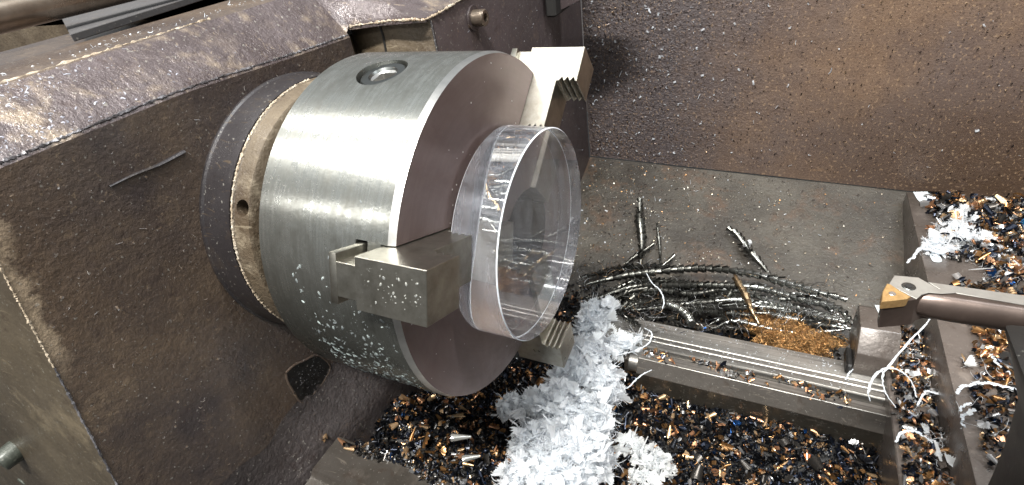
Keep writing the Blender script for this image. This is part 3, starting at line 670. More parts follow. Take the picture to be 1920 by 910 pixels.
def heap(name, label, n, xr, yr, zfn, mixf, smin, smax, zj=2.0, mask=None, flat=0.0):
    x = rng.uniform(*xr, n); y = rng.uniform(*yr, n)
    if mask is not None:
        k = np.array([mask(a, b) for a, b in zip(x, y)]); x, y = x[k], y[k]; n = len(x)
    z = np.array([zfn(a, b) for a, b in zip(x, y)])+rng.uniform(-0.5, 1, n)*zj
    c = mixf(x, y, n) if callable(mixf) else cols(n, mixf)
    s = rng.uniform(0, 1, n)**2.2*(smax-smin)+smin
    o = scatter(name, CH, CW, np.c_[x, y, z], rots(n, flat), s, c, M['swarf'], (float(np.mean(xr)), float(np.mean(yr)), -235)); tag(o, label, 'swarf', kind='stuff'); return o
def pitcol(x, y, n):
    c = cols(n, MIX['pit']); d = cols(n, MIX['pitdark']); t = np.array([hn(a, b, 17, 9) for a, b in zip(x, y)])+rng.normal(0, 0.35, n) > 0.1; c[t] = d[t]; return c
heap('steel_chips', 'black, bronze and copper steel chips filling the gap under the chuck', 27000, (-130, 255), (-76, 95), pit_z, pitcol, 0.2, 1.1, 2.5)
heap('steel_chips', 'dark chips gathered behind the bed way', 4200, (-60, 225), (150, 235), lambda x, y: max(pit_z(x, y), pan_z(y, x)), MIX['pitdark'], 0.3, 0.9, 3, mask=lambda x, y: y < 200+hn(x, y, 20, 4)*14+14*(x < 60))
heap('steel_chips', 'dark chips in the gap between the disc and the end of the bed ways', 3200, (-60, 56), (95, 160), lambda x, y: -226+hn(x, y, 15, 2)*3, MIX['pit'], 0.3, 1.0, 4)
heap('large_chips', 'larger copper and bronze cone chips lying on top of the dark chips', 420, (-125, 150), (-74, 90), lambda x, y: pit_z(x, y)+3, (6, 4, 6, 22, 22, 14, 4, 0), 0.9, 1.9, 2.0, mask=lambda x, y: hn(x, y, 24, 9) > -0.3)
heap('large_chips', 'large dark and silver ribbons among the chips right of the white pile', 260, (60, 250), (-70, 92), lambda x, y: pit_z(x, y)+3, (20, 10, 20, 4, 4, 2, 8, 0), 0.9, 2.0, 2.0)
# small piles that lie on machine surfaces
heap('deck_chips', 'bright mixed chips heaped on the carriage wing by the guard', 5200, (288, 520), (205, 378), lambda x, y: -158+3*abs(hn(x, y, 20, 3)), MIX['deck'], 0.45, 1.9, 3.0, mask=lambda x, y: x > 291+9*hn(x, y, 14, 1)+(26 if 230 < y < 262 else 0))
heap('copper_chips', 'golden copper chips heaped on the carriage under the boring bar', 1900, (292, 410), (112, 212), lambda x, y: -157+5*math.exp(-((x-335)**2/30**2+(y-165)**2/30**2)), MIX['gold'], 0.6, 1.4, 3.0, mask=lambda x, y: hn(x, y, 16, 6) > -0.6 and x > 296+6*hn(x, y, 9, 2))
heap('deck_chips', 'dark blue and bronze chips on the carriage near the tool post', 1300, (283, 360), (20, 135), lambda x, y: -158+2*abs(hn(x, y, 12, 3)), (24, 26, 10, 12, 8, 8, 8, 5), 0.4, 1.1, 3.0, mask=lambda x, y: hn(x, y, 22, 2) > -0.2)
heap('ledge_chips', 'copper and grey chips along the narrow carriage ledge', 1900, (249, 274), (-50, 196), lambda x, y: -190+2.2*abs(hn(x, y, 12, 8)), MIX['deck'], 0.4, 1.25, 2.6, mask=lambda x, y: hn(x, y, 11, 7) > -0.55)
heap('way_chips', 'copper and dark chips lying in the groove between the bed ways', 420, (60, 222), (105, 119), lambda x, y: -201.2, (10, 8, 14, 8, 12, 10, 26, 0.3), 0.25, 1.0, 0.8, mask=lambda x, y: hn(x, y, 12, 5) > -0.15)
heap('way_chips', 'grey chips scattered on the front bed way under the chuck', 1300, (-110, 30), (-92, -77), lambda x, y: -157.3, MIX['grey'], 0.3, 0.75, 1.2, mask=lambda x, y: y > -87+10*hn(x, y, 30, 1)-(x+60)*0.03)
# brass wool
def wool(name, label, c, rad, n, colr):
    P_ = [proto_thread(9, 0.30, 5.0, k) for k in range(5)]+[proto_thread(6, 0.40, 9.0, 20+k) for k in range(4)]
    u = rng.normal(size=(n, 3)); u /= np.linalg.norm(u, axis=1)[:, None]; pos = np.array(c)+u*np.array(rad)*rng.uniform(0, 1, (n, 1))**0.5*(1+0.25*np.sin(5*np.arctan2(u[:, 1:2], u[:, 0:1])))
    c_ = np.array(colr)*rng.uniform(0.25, 1.5, (n, 1)); o = scatter(name, P_, [1]*9, pos, rots(n), rng.uniform(0.6, 1.2, n), c_, M['swarf'], c); tag(o, label, 'swarf', kind='stuff')
wool('bronze_wool', 'fine golden bronze wool nest behind the bed way near the wiper block', tuple(at(1485, 632, 'z', -207)), (40, 24, 7), 5200, (0.50, 0.29, 0.12))
wool('bronze_wool', 'fine golden curls under the steel swarf strings', tuple(at(1420, 590, 'z', -208)), (34, 10, 5), 900, (0.40, 0.22, 0.09))

# ------------------------------------------------------------------ long steel swarf strings
def swarf_string(px, z, r=3.2, pitch=4.2, mat='spiral', name='swarf_string', seed=0, taper=True, jitter=0.35, n0=60):
    """a serrated spiral: cups nested one into the next along a bent path"""
    if hasattr(z, '__len__'): zs_ = z
    else: zs_ = [z]*len(px)
    wob = np.random.default_rng(seed+400); ctrl = [(at(u+wob.normal(0, 9), v+wob.normal(0, 5.5), 'z', zz+wob.normal(0, 1.5)) if zz < -100 else at_pan(u, v, zz)) for (u, v), zz in zip(px, zs_)]; path = spline(ctrl, n0)
    L = [0.0]
    for a, b_ in zip(path, path[1:]): L.append(L[-1]+(b_-a).length)
    tot = L[-1]; nt_ = max(3, int(tot/pitch)); bm = bmesh.new(); rr = np.random.default_rng(seed); ph = rr.uniform(0, 6)
    def P(s):
        i = min(max(int(np.searchsorted(L, s))-1, 0), len(path)-2); t = (s-L[i])/max(L[i+1]-L[i], 1e-6); return path[i].lerp(path[i+1], t), (path[i+1]-path[i]).normalized()
    seg = 11
    for k in range(nt_):
        s0 = k*pitch; p, t = P(s0); f = min(1, 0.45+min(k, nt_-k)*0.12) if taper else 1; rk = r*f*rr.uniform(0.88, 1.12)
        sd = t.cross(Vector((0.1, 0.2, 1))).normalized(); up = sd.cross(t)
        rings = []
        PR = ((-0.1, 0.42), (0.3, 0.72), (0.95, 1.05), (1.0, 0.98), (0.9, 0.4)) if mat != 'darkspiral' else ((-0.35, 0.30), (0.3, 0.6), (0.95, 1.1), (1.0, 0.95))
        for j, (ds, rad) in enumerate(PR):
            row = []
            for q_ in range(seg):
                a = ph+k*0.9+(6.1 if mat != 'darkspiral' else 5.1)*q_/(seg-1)            # open cup: about 280 degrees, turning with each tooth
                sp__ = ds*pitch+0.30*pitch*(q_/(seg-1))
                row.append(bm.verts.new(p+t*sp__+(sd*math.cos(a)+up*math.sin(a))*rk*rad*(1-0.12*q_/(seg-1))))
            rings.append(row)
        for a_, b_ in zip(rings, rings[1:]):
            for q_ in range(seg-1): bm.faces.new((a_[q_], a_[q_+1], b_[q_+1], b_[q_]))
    me = from_bm(bm, smooth_ang=40); o = link(name, me, [M[mat], M['darkspiral']], None, tuple(ctrl[0]))
    if mat == 'spiral':        # the strings are darker along their left half
        for q_ in me.polygons:
            if (q_.center.x+o.location.x)*1000 < 122+9*math.sin(seed*2.1): q_.material_index = 1
    return o
strs = [
 ([(1105, 545), (1180, 522), (1300, 512), (1400, 516), (1480, 533), (1560, 553), (1600, 565)], -190, 4.4, 5.6, 'spiral', 'topmost long silver spiral swarf arching over the others to the wiper block'),
 ([(1120, 562), (1200, 540), (1290, 528), (1370, 527), (1430, 540), (1500, 562), (1560, 585), (1598, 600)], -196, 3.8, 4.6, 'spiral', 'second long silver spiral swarf just below the topmost arch'),
 ([(1130, 575), (1210, 556), (1300, 546), (1380, 548), (1450, 565), (1530, 585), (1600, 600)], -200, 3.4, 4.2, 'spiral', 'middle silver spiral swarf of the bundle ending beside the wiper block'),
 ([(1240, 570), (1320, 562), (1400, 563), (1470, 575), (1530, 590), (1575, 604)], -202, 3.3, 4.2, 'spiral', 'short bright spiral swarf crossing above the bronze wool'),
 ([(1180, 585), (1250, 575), (1330, 572), (1380, 577)], -203, 3.0, 3.6, 'spiral', 'thin silver spiral swarf ending under the diagonal brown one'),
 ([(1330, 595), (1400, 584), (1460, 592), (1530, 600), (1595, 606)], -205, 2.8, 4.6, 'spiral', 'pale thin spiral swarf over the golden wool'),
 ([(1320, 622), (1390, 610), (1440, 616), (1500, 620), (1590, 622)], -205, 2.6, 5.0, 'spiral', 'lowest long pale spiral swarf lying across the golden wool'),
 ([(1110, 590), (1170, 570), (1230, 562), (1270, 566)], -206, 2.8, 3.4, 'darkspiral', 'dark spiral swarf at the left end of the bundle near the disc'),
 ([(1090, 520), (1160, 505), (1230, 500), (1290, 508)], [8, 8, 8, 9], 3.6, 5.6, 'darkspiral', 'dark spiral swarf lying flat along the left top of the bundle'),
 ([(1150, 545), (1215, 533), (1300, 536), (1350, 540)], -204, 3.4, 4.0, 'darkspiral', 'dark spiral swarf tucked inside the left half of the bundle'),
 ([(1160, 610), (1220, 596), (1260, 600), (1310, 614)], -206, 2.8, 3.6, 'darkspiral', 'dark curled swarf beside the far corner of the flat bed way'),
 ([(1200, 500), (1203, 460), (1200, 415), (1199, 376)], [9, 8, 8, 9], 4.4, 6.0, 'darkspiral', 'upright dark spiral swarf standing tallest on the left against the pan'),
 ([(1238, 500), (1237, 470), (1234, 440), (1232, 418)], [8, 7, 7, 9], 2.0, 5.0, 'darkspiral', 'thin upright swarf right of the tallest upright one'),
 ([(1240, 500), (1258, 485), (1265, 473)], [8, 9, 10], 3.2, 5.0, 'darkspiral', 'short dark swarf sprig leaning right beside the thin upright one'),
 ([(1168, 500), (1185, 485), (1215, 465), (1228, 452)], [7, 7, 8, 9], 3.0, 5.4, 'darkspiral', 'dark leaning swarf crossing behind the tallest upright one'),
 ([(1448, 522), (1430, 500), (1400, 465), (1380, 440), (1360, 426)], [16, 14, 11, 9, 8], 4.0, 5.4, 'darkspiral', 'diagonal dark spiral swarf climbing left up the pan with a white flake'),
 ([(1425, 615), (1415, 585), (1400, 550), (1383, 518)], [-197, -192, -189, -188], 4.6, 6.4, 'brownspiral', 'brown spiral swarf lying diagonally across the silver bundle'),
]
for k in range(6):
    y0 = 536+k*10.5
    strs.append(([(1105+rng.uniform(-5, 40), y0+14), (1190+k*6, y0-4), (1290+k*6, y0-6), (1380+k*9, y0+8)], -203-k*0.3, 2.9, 3.6, 'darkspiral', None))
    strs.append(([(1380+k*8, y0+5), (1440+k*6, y0+12), (1510, y0+24), (1585, y0+42)], -203-k*0.3, 2.7, 4.0, 'spiral' if k < 4 else 'darkspiral', None))
RS = np.random.default_rng(77)
for k in range(11):      # short broken strings lying every which way among the long ones
    u0, v0, a_ = RS.uniform(1110, 1400), RS.uniform(530, 600), RS.uniform(-0.9, 0.9); L_ = RS.uniform(35, 80)
    strs.append(([(u0, v0), (u0+L_*0.5*math.cos(a_), v0+L_*0.5*math.sin(a_)-6), (u0+L_*math.cos(a_), v0+L_*math.sin(a_)+RS.uniform(-8, 8))], -199+RS.uniform(-4, 3), RS.uniform(2.2, 3.4), RS.uniform(3.4, 5.0), 'darkspiral', 'short broken dark spiral swarf lying crosswise in the left of the bundle'))
ORD = ['first', 'second', 'third', 'fourth', 'fifth', 'sixth', 'seventh', 'eighth', 'ninth']
ka = kb = 0
for i, (px, z, r, pitch, mat, lab) in enumerate(strs):
    if lab is None and (px[0][0] < 1300) and px[-1][0] < 1480: lab = 'spiral swarf in the left of the bundle, %s strand down from the arch' % ORD[ka]; ka += 1
    elif lab is None: lab = 'spiral swarf in the right of the bundle, %s strand down towards the bronze wool' % ORD[kb]; kb += 1
    if px[-1][1] > 622: px = [(u, min(v, 628)) for u, v in px]
    o = swarf_string(px, z, r*(1.45 if mat == 'darkspiral' else 1.15), pitch*1.35, mat, 'swarf_string', i); tag(o, lab, 'swarf string', 'spiral steel swarf strings behind the bed')
# close-wound coil
ctrl = [at(u, v, 'z', -198) for u, v in ((1250, 571), (1270, 578), (1287, 590), (1297, 608))]; pth = spline(ctrl, 60); rr_ = [3.5+0.9*abs(math.sin(k*0.95)) for k in range(61)]
o = link('coiled_chip', from_bm(tube(pth, lambda t: rr_[int(t*60)], 14)), M['spiral'], None, tuple(ctrl[0])); tag(o, 'grey close wound coil like a worm at the far edge of the flat way', 'swarf coil')
# loose thin wires near the disc
Pw = [proto_thread(26, 0.28, 3.5, 50+k, 20) for k in range(6)]
n = 260; pos = np.array([at(rng.uniform(1085, 1230), rng.uniform(490, 600), 'z', -202) for _ in range(n)])
o = scatter('steel_wire_tangle', Pw, [1]*6, pos, rots(n, 0.4), rng.uniform(0.4, 1, n), cols(n, (20, 5, 20, 2, 2, 4, 22, 0)), M['swarf'], tuple(pos[0])); tag(o, 'tangle of thin grey steel wire curls beside the disc', 'swarf', kind='stuff')
n = 420; pos = np.array([at(rng.uniform(1110, 1580), rng.uniform(525, 625), 'z', -199) for _ in range(n)])
o = scatter('steel_wire_tangle', Pw, [1]*6, pos, rots(n, 0.6), rng.uniform(0.3, 0.9, n), cols(n, (20, 5, 20, 2, 2, 4, 30, 0)), M['swarf'], tuple(pos[0])); tag(o, 'thin silver wire curls lying over the spiral swarf bundle', 'swarf', kind='stuff')

# ------------------------------------------------------------------ white plastic shavings
def proto_feather(L, w, n, seed):
    r = np.random.default_rng(seed); v, f = [], []
    for i in range(n):
        t = i/(n-1); x = L*(t-0.5); b_ = w*(0.35+0.65*math.sin(PI*min(max(t, 0.05), 0.95))); k = 1.0 if i % 2 else 0.62
        v += [(x, -b_*0.25, 0.9*math.sin(3*t+seed)), (x+0.3*w*t, b_*k*r.uniform(0.85, 1.1), 1.2*w*0.25*math.sin(2.2*t+seed)+0.35*w)]
        if i: f.append((2*i-2, 2*i, 2*i+1, 2*i-1))
    return np.array(v), f
def proto_pleat(r0, r1, turn, pl, amp, bend, seed):
    r = np.random.default_rng(seed); v, f = [], []; n = pl*2+1
    for i in range(n):
        t = i/(n-1); a = turn*(t-0.5); tip = r1*r.uniform(0.82, 1.08)*(1 if i % 2 else 0.86)
        for q, rr in enumerate((r0, r0+(tip-r0)*0.5, tip)):
            z = amp*(1 if i % 2 else -1)*(0.25+0.75*q/2)+bend*(q/2)**2*r1+0.22*r1*math.sin(3.1*a+seed)*(q/2)
            v.append((rr*math.cos(a), rr*math.sin(a), z))
        if i: b = 3*i; f += [(b-3, b, b+1, b-2), (b-2, b+1, b+2, b-1)]
    return np.array(v), f
FAN = [proto_pleat(0.8, 12, 2.4, 12, 0.45, 0.3, 1), proto_pleat(0.5, 11, 3.2, 14, 0.45, -0.25, 2), proto_pleat(2.5, 15, 1.2, 8, 0.5, 0.4, 3), proto_feather(26, 4.0, 27, 1), proto_feather(20, 2.6, 21, 2), proto_feather(34, 2.2, 33, 3), proto_pleat(0.4, 8, 5.0, 18, 0.4, 0.6, 4)]
TH = [proto_thread(20, 0.42, 4.5, 80+k, 18) for k in range(6)]+[proto_thread(32, 0.36, 2.5, 90+k, 18) for k in range(3)]
def white_heap(name, label, blobs, nfan, nth, fs=1.0, tint=(0.93, 0.95, 0.95)):
    """blobs: (x, y, z, rx, ry, rz) ellipsoid mounds in mm"""
    B = np.array(blobs, float); wgt = (B[:, 3]*B[:, 4]); wgt /= wgt.sum()
    def pts(n):
        k = rng.choice(len(B), n, p=wgt); u = rng.normal(size=(n, 3)); u[:, 2] = np.abs(u[:, 2])*1.0-0.1; u /= np.linalg.norm(u, axis=1)[:, None]
        return B[k, :3]+u*B[k, 3:6]*rng.uniform(0.7, 1.12, (n, 1)), u/B[k, 3:6]
    p, nn = pts(nfan); c = np.array(tint)*rng.uniform(0.86, 1.08, (nfan, 1)).clip(0, 1.1); nn = nn/np.linalg.norm(nn, axis=1)[:, None]+rng.normal(0, 0.35, (nfan, 3))
    b0 = tuple(float(v) for v in (B[:, 0].mean(), B[:, 1].mean(), B[:, 2].min()))
    o = scatter(name, FAN, (3, 3, 2.5, 1.5, 1.5, 1.5, 1.5), p, rots(nfan, 0.72, nn), fs*(0.35+rng.uniform(0, 1, nfan)**1.6*0.85), c.clip(0, 0.95), M['white'], b0, sm=True); tag(o, label, 'plastic shavings', kind='stuff')
    if nth:
        p, nn = pts(nth); p = p+nn/np.linalg.norm(nn, axis=1)[:, None]*rng.uniform(0, 4, (nth, 1)); c = np.array(tint)*rng.uniform(0.95, 1.1, (nth, 1))
        o2 = scatter('plastic_threads', TH, [1]*9, p, rots(nth, 0.3, nn), fs*rng.uniform(0.4, 1.0, nth), c.clip(0, 0.92), M['white'], b0); tag(o2, 'fine curly white threads over the '+label, 'plastic shavings', kind='stuff')
def blob(u, v, z, rx, ry, rz): p = at(u, v, 'z', z); return (p[0], p[1], z, rx, ry, rz)
white_heap('white_shavings', 'big pile of fluffy white plastic shavings below the disc', [
    blob(1125, 630, -212, 9, 20, 18), blob(1105, 680, -206, 16, 16, 24), blob(1080, 725, -208, 20, 16, 30), blob(1135, 735, -208, 12, 16, 24), blob(1005, 775, -212, 16, 11, 20),
    blob(1060, 790, -208, 26, 20, 34), blob(1115, 800, -208, 14, 16, 26), blob(1010, 845, -206, 20, 15, 26), blob(1070, 860, -202, 28, 19, 32), blob(1020, 930, -205, 32, 18, 30), blob(1120, 870, -210, 11, 11, 18), blob(955, 765, -216, 8, 8, 12)], 2600, 3600, 0.85)
white_heap('white_shavings', 'ragged white shavings climbing over the left end of the bed ways', [blob(1110, 585, -200, 9, 9, 10), blob(1140, 580, -198, 7, 7, 8), blob(1100, 615, -206, 8, 14, 12), blob(1160, 650, -203, 10, 8, 9), blob(1190, 640, -203, 8, 6, 5)], 420, 120, 0.8)
white_heap('white_shavings', 'small clump of white shavings at the bottom right of the big pile', [blob(1215, 860, -222, 11, 9, 11), blob(1240, 880, -222, 8, 8, 9), blob(1180, 835, -224, 10, 7, 8), blob(1205, 905, -224, 9, 7, 7)], 420, 20, 0.55, (0.80, 0.80, 0.77))
white_heap('white_shavings', 'tangled white shavings on the carriage chips by the guard', [blob(1790, 440, -157, 12, 16, 7), blob(1765, 462, -157, 12, 8, 4), blob(1830, 450, -157, 12, 7, 5), blob(1745, 470, -157, 8, 5, 3), blob(1800, 410, -157, 8, 10, 5)], 420, 320, 0.6)
white_heap('white_shavings', 'white flake caught on the diagonal dark swarf string', [(*(at_pan(1402, 458, 12)), 2.5, 2, 2)], 5, 0, 0.4)
white_heap('white_shavings', 'loose white threads strewn over the ledge chips', [blob(1725, 700, -186, 8, 24, 2), blob(1745, 800, -186, 8, 22, 2), blob(1770, 870, -186, 8, 16, 2)], 16, 46, 0.5)
white_heap('white_shavings', 'loose white threads strewn over the carriage wing chips', [blob(1850, 700, -154, 14, 14, 2), blob(1850, 780, -154, 14, 18, 2), blob(1870, 500, -154, 20, 20, 2)], 12, 46, 0.5)
def curl(px, z, r, lab, name='white_thread', flat=0.5, cat='plastic thread'):
    zs_ = z if hasattr(z, '__len__') else [z]*len(px)
    c_ = [at(u, v, 'z', zz) for (u, v), zz in zip(px, zs_)]; sp3 = spline(c_, 60); wr = np.random.default_rng(int(px[0][0])); sp3 = [q_+Vector(wr.normal(0, 0.16 if r < 1.35 else 0.4, 3)) for q_ in sp3]; bm = tube(sp3, lambda t: r*0.72*(0.55+0.45*math.sin(PI*min(max(t, 0.02), 0.98)))*(1+0.18*math.sin(40*t)), 6, flat=flat)
    me = from_bm(bm); ca_ = me.color_attributes.new('tint', 'FLOAT_COLOR', 'POINT'); ca_.data.foreach_set('color', np.tile([0.82, 0.85, 0.87, 1], len(me.vertices)).astype(np.float32))
    o = link(name, me, M['white'], None, tuple(c_[0])); tag(o, lab, cat); return o
curl([(1748, 588), (1735, 610), (1705, 640), (1672, 680), (1655, 705), (1660, 735), (1680, 765)], [-150, -155, -160, -165, -172, -180, -186], 1.0, 'long white plastic thread hanging from under the boring bar to the ledge')
curl([(1632, 752), (1628, 735), (1640, 705), (1665, 690), (1695, 700), (1712, 722), (1718, 745)], [-186, -180, -172, -168, -172, -180, -186], 1.3, 'white plastic hoop curling over the front of the wiper block')
curl([(1720, 760), (1735, 735), (1755, 738), (1775, 742), (1780, 765)], -184, 1.3, 'crinkled white thread on the chips of the ledge')
curl([(1795, 740), (1805, 725), (1840, 718), (1870, 722), (1895, 728), (1915, 735)], -154, 1.8, 'thick white crinkled strand lying across the carriage edge')
curl([(1860, 650), (1862, 672), (1880, 690), (1900, 705), (1915, 700)], -154, 1.4, 'short white curl on the copper chips')
curl([(1800, 770), (1812, 758), (1826, 760), (1822, 772), (1806, 780), (1806, 800), (1798, 815)], [-155]*5+[-160, -170], 1.5, 'white hook shaped curl hanging over the carriage edge')
curl([(1680, 830), (1690, 812), (1710, 808), (1728, 815), (1745, 828), (1758, 832)], -185, 1.6, 'white curl at the bottom end of the ledge')
curl([(1150, 735), (1175, 728), (1190, 715), (1205, 702), (1222, 694)], [-205, -203, -201, -201, -202], 0.9, 'single white thread reaching from the pile over the vee way end')
curl([(1160, 665), (1190, 658), (1215, 645), (1222, 625), (1208, 615)], [-200, -199, -197, -193, -195], 1.0, 'white thread looping above the left end of the flat way')
curl([(1212, 512), (1222, 530), (1238, 545), (1245, 565), (1242, 578)], -186, 1.0, 'crinkled white thread hanging over the spiral swarf')
curl([(1600, 672), (1607, 680), (1600, 690), (1592, 700), (1585, 712)], -196, 1.0, 'small white thread at the left foot of the wiper block')
curl([(1700, 492), (1712, 482), (1726, 466), (1745, 470), (1765, 474), (1790, 466)], -154, 1.8, 'broad white curl at the left edge of the carriage wing')
# larger loose chips one can pick out
def one(name, proto, loc, rot, s, col, lab, cat):
    o = scatter(name, [proto], [1], np.array([loc]), np.array([np.array(Euler(rot).to_matrix())]), np.array([s]), np.array([col]), M['swarf'], tuple(loc)); tag(o, lab, cat)
one('silver_curl', proto_cone(1.0, 2.8, 12, 5.2, 12), at(865, 820, 'z', -192), (R_(80), 0, R_(-60)), 1.3, (0.6, 0.6, 0.56), 'silver rolled cone chip on the dark chips left of the white pile', 'chip')
one('silver_curl', proto_cone(1.0, 2.6, 11, 5.2, 12), at(884, 858, 'z', -192), (R_(85), 0, R_(-55)), 1.2, (0.6, 0.6, 0.56), 'lower silver rolled cone chip below the other one left of the pile', 'chip')
for k, (u, v, c_, l) in enumerate([(610, 818, 5, 'leftmost golden cone chip at the edge of the front bed way'), (640, 828, 4, 'copper cone chip beside the leftmost golden one'), (655, 842, 5, 'pale golden rolled chip lying at the way edge'), (672, 780, 5, 'golden split chip in the dark chips close to the headstock foot')]):
    one('golden_chip', proto_cone(0.8, 2.3, 9, 4.6, 10), at(u, v, 'z', -156 if v > 800 else -185), (R_(80+9*k), R_(20*k), R_(40+35*k)), 0.95, COL[c_]*1.1, l, 'chip')

# ------------------------------------------------------------------ flecks stuck to surfaces
def flecks(name, label, n, posf, nrm, smin, smax, colf, mat, base, flat=0.92, parent=None):
    pos = np.array([posf() for _ in range(n)]); nn = np.tile(np.array(nrm, float), (n, 1)) if not callable(nrm) else np.array([nrm(p) for p in pos])
    P_ = [proto_flake(1.6, 1.0), proto_flake(2.6, 0.8), proto_thread(4.5, 0.22, 1.5, 33, 7), proto_thread(3.0, 0.2, 3.0, 34, 7)]
    s = rng.uniform(0, 1, n)**3*(smax-smin)+smin; o = scatter(name, P_, (4, 2, 1.5, 1), pos+nn*0.35, rots(n, flat, nn), s, colf(n), mat, base, parent)
    tag(o, None if parent else label, None if parent else 'flecks', kind='stuff'); return o
wh = lambda n: np.array([0.72, 0.76, 0.80])*rng.uniform(0.6, 1.1, (n, 1))
def gpos():
    while True:
        x = -80+abs(rng.normal(0, 95)) if rng.random() < 0.75 else rng.uniform(-80, 420); z = rng.uniform(-150, 80)
        if x < 450: return (x, 399.0, z)
flecks('white_flecks', 'tiny white plastic flecks stuck on the rusty splash guard', 420, gpos, (0, -1, 0), 0.5, 2.3, wh, M['white'], (100, 399, -150))
def gpos2(): 
    x = rng.uniform(-82, 480) if rng.random() < 0.6 else -80+abs(rng.normal(0, 70)); return (x, 399.0, rng.uniform(-153, 90))
flecks('grime_flecks', 'dark and tan grit sprinkled over the splash guard', 7500, gpos2, (0, -1, 0), 0.3, 1.25, lambda n: np.array([(0.05, 0.035, 0.03), (0.02, 0.018, 0.018), (0.21, 0.145, 0.09), (0.13, 0.10, 0.09)])[rng.choice(4, n, p=(0.4, 0.25, 0.2, 0.15))], M['swarf'], (100, 399, -150))
def ppos(): x = rng.uniform(-80, 300) if rng.random() < 0.4 else -80+abs(rng.normal(0, 120)); y = rng.uniform(200, 396); return (x, y, pan_z(y, x)+0.6)
flecks('white_flecks', 'small white flecks on the sloping pan below the guard', 170, ppos, (0, -0.35, 1), 0.5, 2.2, wh, M['white'], (60, 300, -200))
flecks('grime_flecks', 'brown and grey grit on the sloping pan below the guard', 3600, ppos, (0, -0.35, 1), 0.35, 1.5, lambda n: np.array([(0.05, 0.04, 0.035), (0.2, 0.17, 0.13), (0.4, 0.38, 0.33), (0.3, 0.16, 0.07)])[rng.choice(4, n, p=(0.45, 0.3, 0.15, 0.1))], M['swarf'], (60, 300, -200))
flecks('white_flecks', 'scattered white specks on the gear cover and headstock corner', 260, lambda: (-82.8, rng.uniform(110, 396), rng.uniform(-150, 95)), (1, 0, 0), 0.25, 0.9, wh, M['white'], (-83, 250, 0))
flecks('pale_flecks', 'pale specks scattered over the dark headstock face', 260, lambda: (-144.8, rng.uniform(-165, 70), rng.uniform(-150, 95)), (1, 0, 0), 0.15, 0.6, lambda n: np.array([0.4, 0.36, 0.30])*rng.uniform(0.3, 1.1, (n, 1)), M['white'], (-145, 0, 0))
flecks('paint_chips', 'tan scratches and paint chips on the dark headstock face', 700, lambda: (-144.75, rng.uniform(-168, 70), rng.uniform(-150, 96)), (1, 0, 0), 0.12, 1.1, lambda n: np.array([0.22, 0.15, 0.09])*rng.uniform(0.3, 1.2, (n, 1)), M['white'], (-145, 0, 0), 0.97)
flecks('white_flecks', 'white specks along the headstock bevel and deck', 90, lambda: (lambda y: (rng.uniform(-205, -180), y, deck(y)))(rng.uniform(-150, 60)), (0, 0, 1), 0.4, 1.8, wh, M['white'], (-170, 0, 120))
flecks('white_flecks', 'white specks on the flat and vee bed ways', 420, lambda: (rng.uniform(30, 225), rng.uniform(121, 150), -199.9), (0, 0, 1), 0.2, 0.9, wh, M['white'], (120, 130, -200))
def bevel_pos():
    y = -157+abs(rng.normal(0, 45)); t = rng.uniform(0, 1)**0.8; return (-146.5-26*t, y, ridge(y)+(deck(y)-1-ridge(y))*t+0.1)
flecks('glint_flecks', 'white coolant drops and flecks painted as glints on the left part of the sloping headstock top', 900, bevel_pos, (0.66, 0, 0.75), 0.15, 1.0, lambda n: np.array([0.62, 0.64, 0.74])*rng.uniform(0.4, 1.1, (n, 1)), M['white'], (-160, -100, 110))  # white flecks paint the specular sparkle of the wet bevel
flecks('wet_grit', 'wet black and white grit inside the dark cast pocket', 260, lambda: (-143.8, cc[1]+rng.normal(0, 9), cc[2]+rng.normal(0, 9)*0.9), (1, 0, 0), 0.2, 0.8, lambda n: np.array([0.5, 0.5, 0.52])*rng.choice([0.03, 0.1, 1.0], (n, 1), p=(0.5, 0.3, 0.2)), M['swarf'], tuple(cc))
# coolant droplets on the lower near side of the chuck body (part of the chuck)
n = 700; a = R_(1)*rng.normal(198, 15, n); xx = rng.uniform(-62, -6, n); k = np.array([(hn(x_*3, math.degrees(q_), 14, 4) > -0.5) for x_, q_ in zip(xx, a)]); a, xx = a[k], xx[k]; n = len(a)
n = len(a); nn = np.c_[np.zeros(n), np.cos(a), np.sin(a)]
dv = []; df = []
for j in range(3):
    rr2 = (1.0, 0.75, 0.0)[j]; zz = (0, 0.28, 0.4)[j]
    for q_ in range(8 if j < 2 else 1): dv.append((rr2*math.cos(q_*PI/4), rr2*math.sin(q_*PI/4), zz))
for q_ in range(8): df.append((q_, (q_+1) % 8, 8+(q_+1) % 8, 8+q_))
for q_ in range(0, 8, 2): df.append((8+q_, 8+(q_+1) % 8, 8+(q_+2) % 8, 16))
o = scatter('coolant_droplets', [(np.array(dv)*np.array([1.5, 0.62, 1]), df)], [1], nn*100.02+np.c_[xx, np.zeros((n, 2))], rots(n, 0.97, nn), rng.uniform(0.15, 1.0, n)**2.6*1.05+0.1, np.tile([0.46, 0.54, 0.51], (n, 1))*(0.16+0.9*rng.uniform(0, 1, (n, 1))**2.5), M['white'], (0, 0, 0), ck); o['kind'] = 'stuff'
n = 70; a = rng.uniform(0, 2*PI, n); r2 = rng.uniform(40, 97, n)
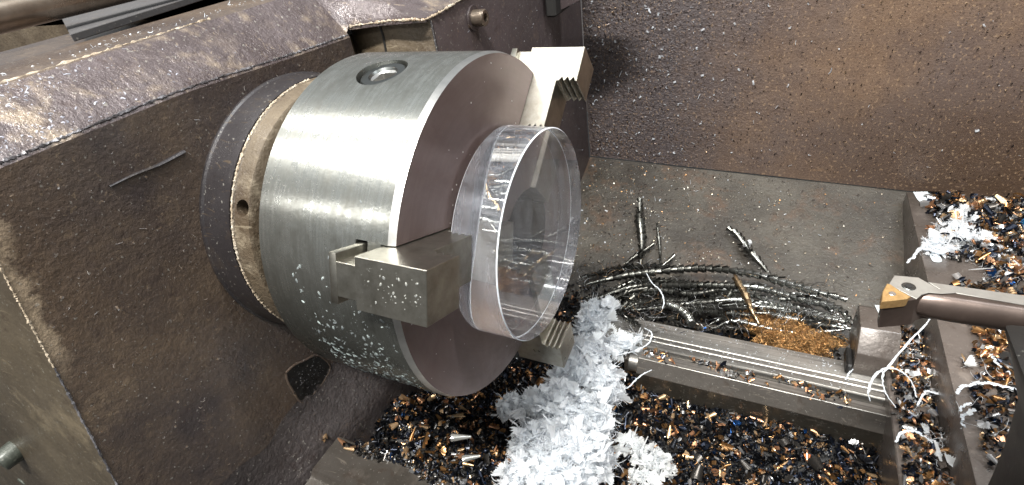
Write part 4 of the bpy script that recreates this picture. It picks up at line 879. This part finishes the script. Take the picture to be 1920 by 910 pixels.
o = scatter('specks', [(np.array(dv)*0.5, df)], [1], np.c_[np.full(n, 0.05), r2*np.cos(a), r2*np.sin(a)], rots(n, 0.97, np.tile([1., 0, 0], (n, 1))), rng.uniform(0.3, 1.1, n), np.tile([0.6, 0.55, 0.5], (n, 1)), M['white'], (0, 0, 0), ck); o['kind'] = 'stuff'
f_ = jf(158.0); n = 60; tt = rng.uniform(-9, 9, n); xq = rng.uniform(-3, 27, n); ps = np.array([f_((117.05, a_), b_) for a_, b_ in zip(xq, tt)]); jn = np.array([f_((1, 0), 0)]*n)
o = scatter('coolant_droplets', [(np.array(dv)*np.array([1.2, 0.7, 1]), df)], [1], ps, rots(n, 0.97, jn), rng.uniform(0.1, 1.0, n)**2.6*0.7+0.08, np.tile([0.24, 0.24, 0.20], (n, 1))*rng.uniform(0.3, 1.1, (n, 1)), M['white'], (0, 0, 0), ck); o['kind'] = 'stuff'
# wet coolant puddles on the carriage and block, their highlights painted in pale
def puddle(px, z, lab):
    P2 = [at(u, v, 'z', z) for u, v in px]; c_ = sum(P2, np.zeros(3))/len(P2); sp2 = spline([tuple(p) for p in P2+[P2[0]]], 40)[:-1]
    bm = bmesh.new(); r0 = [bm.verts.new(p) for p in sp2]; r1 = [bm.verts.new(Vector(c_)+(p-Vector(c_))*0.85+Vector((0, 0, 0.5))) for p in sp2]
    for k in range(len(sp2)): bm.faces.new((r0[k], r0[(k+1) % len(sp2)], r1[(k+1) % len(sp2)], r1[k]))
    bm.faces.new(r1); o = link('coolant_puddle', from_bm(bm, smooth_ang=60), M['oil'], None, tuple(c_)); tag(o, lab, 'puddle')
puddle([(1712, 360), (1745, 360), (1752, 370), (1735, 382), (1722, 376)], -159.6, 'coolant puddle with painted pale highlight at the far corner of the carriage wing')
puddle([(1740, 474), (1758, 476), (1766, 490), (1750, 490)], -159.6, 'small coolant patch with painted pale highlight at the carriage wing edge')
puddle([(1640, 572), (1668, 576), (1682, 596), (1662, 606), (1650, 592)], -163.6, 'coolant puddle with painted pale highlight on top of the wiper block')
scene.render.engine = 'CYCLES'
scene.cycles.max_bounces = 12; scene.cycles.transmission_bounces = 10; scene.cycles.caustics_refractive = True
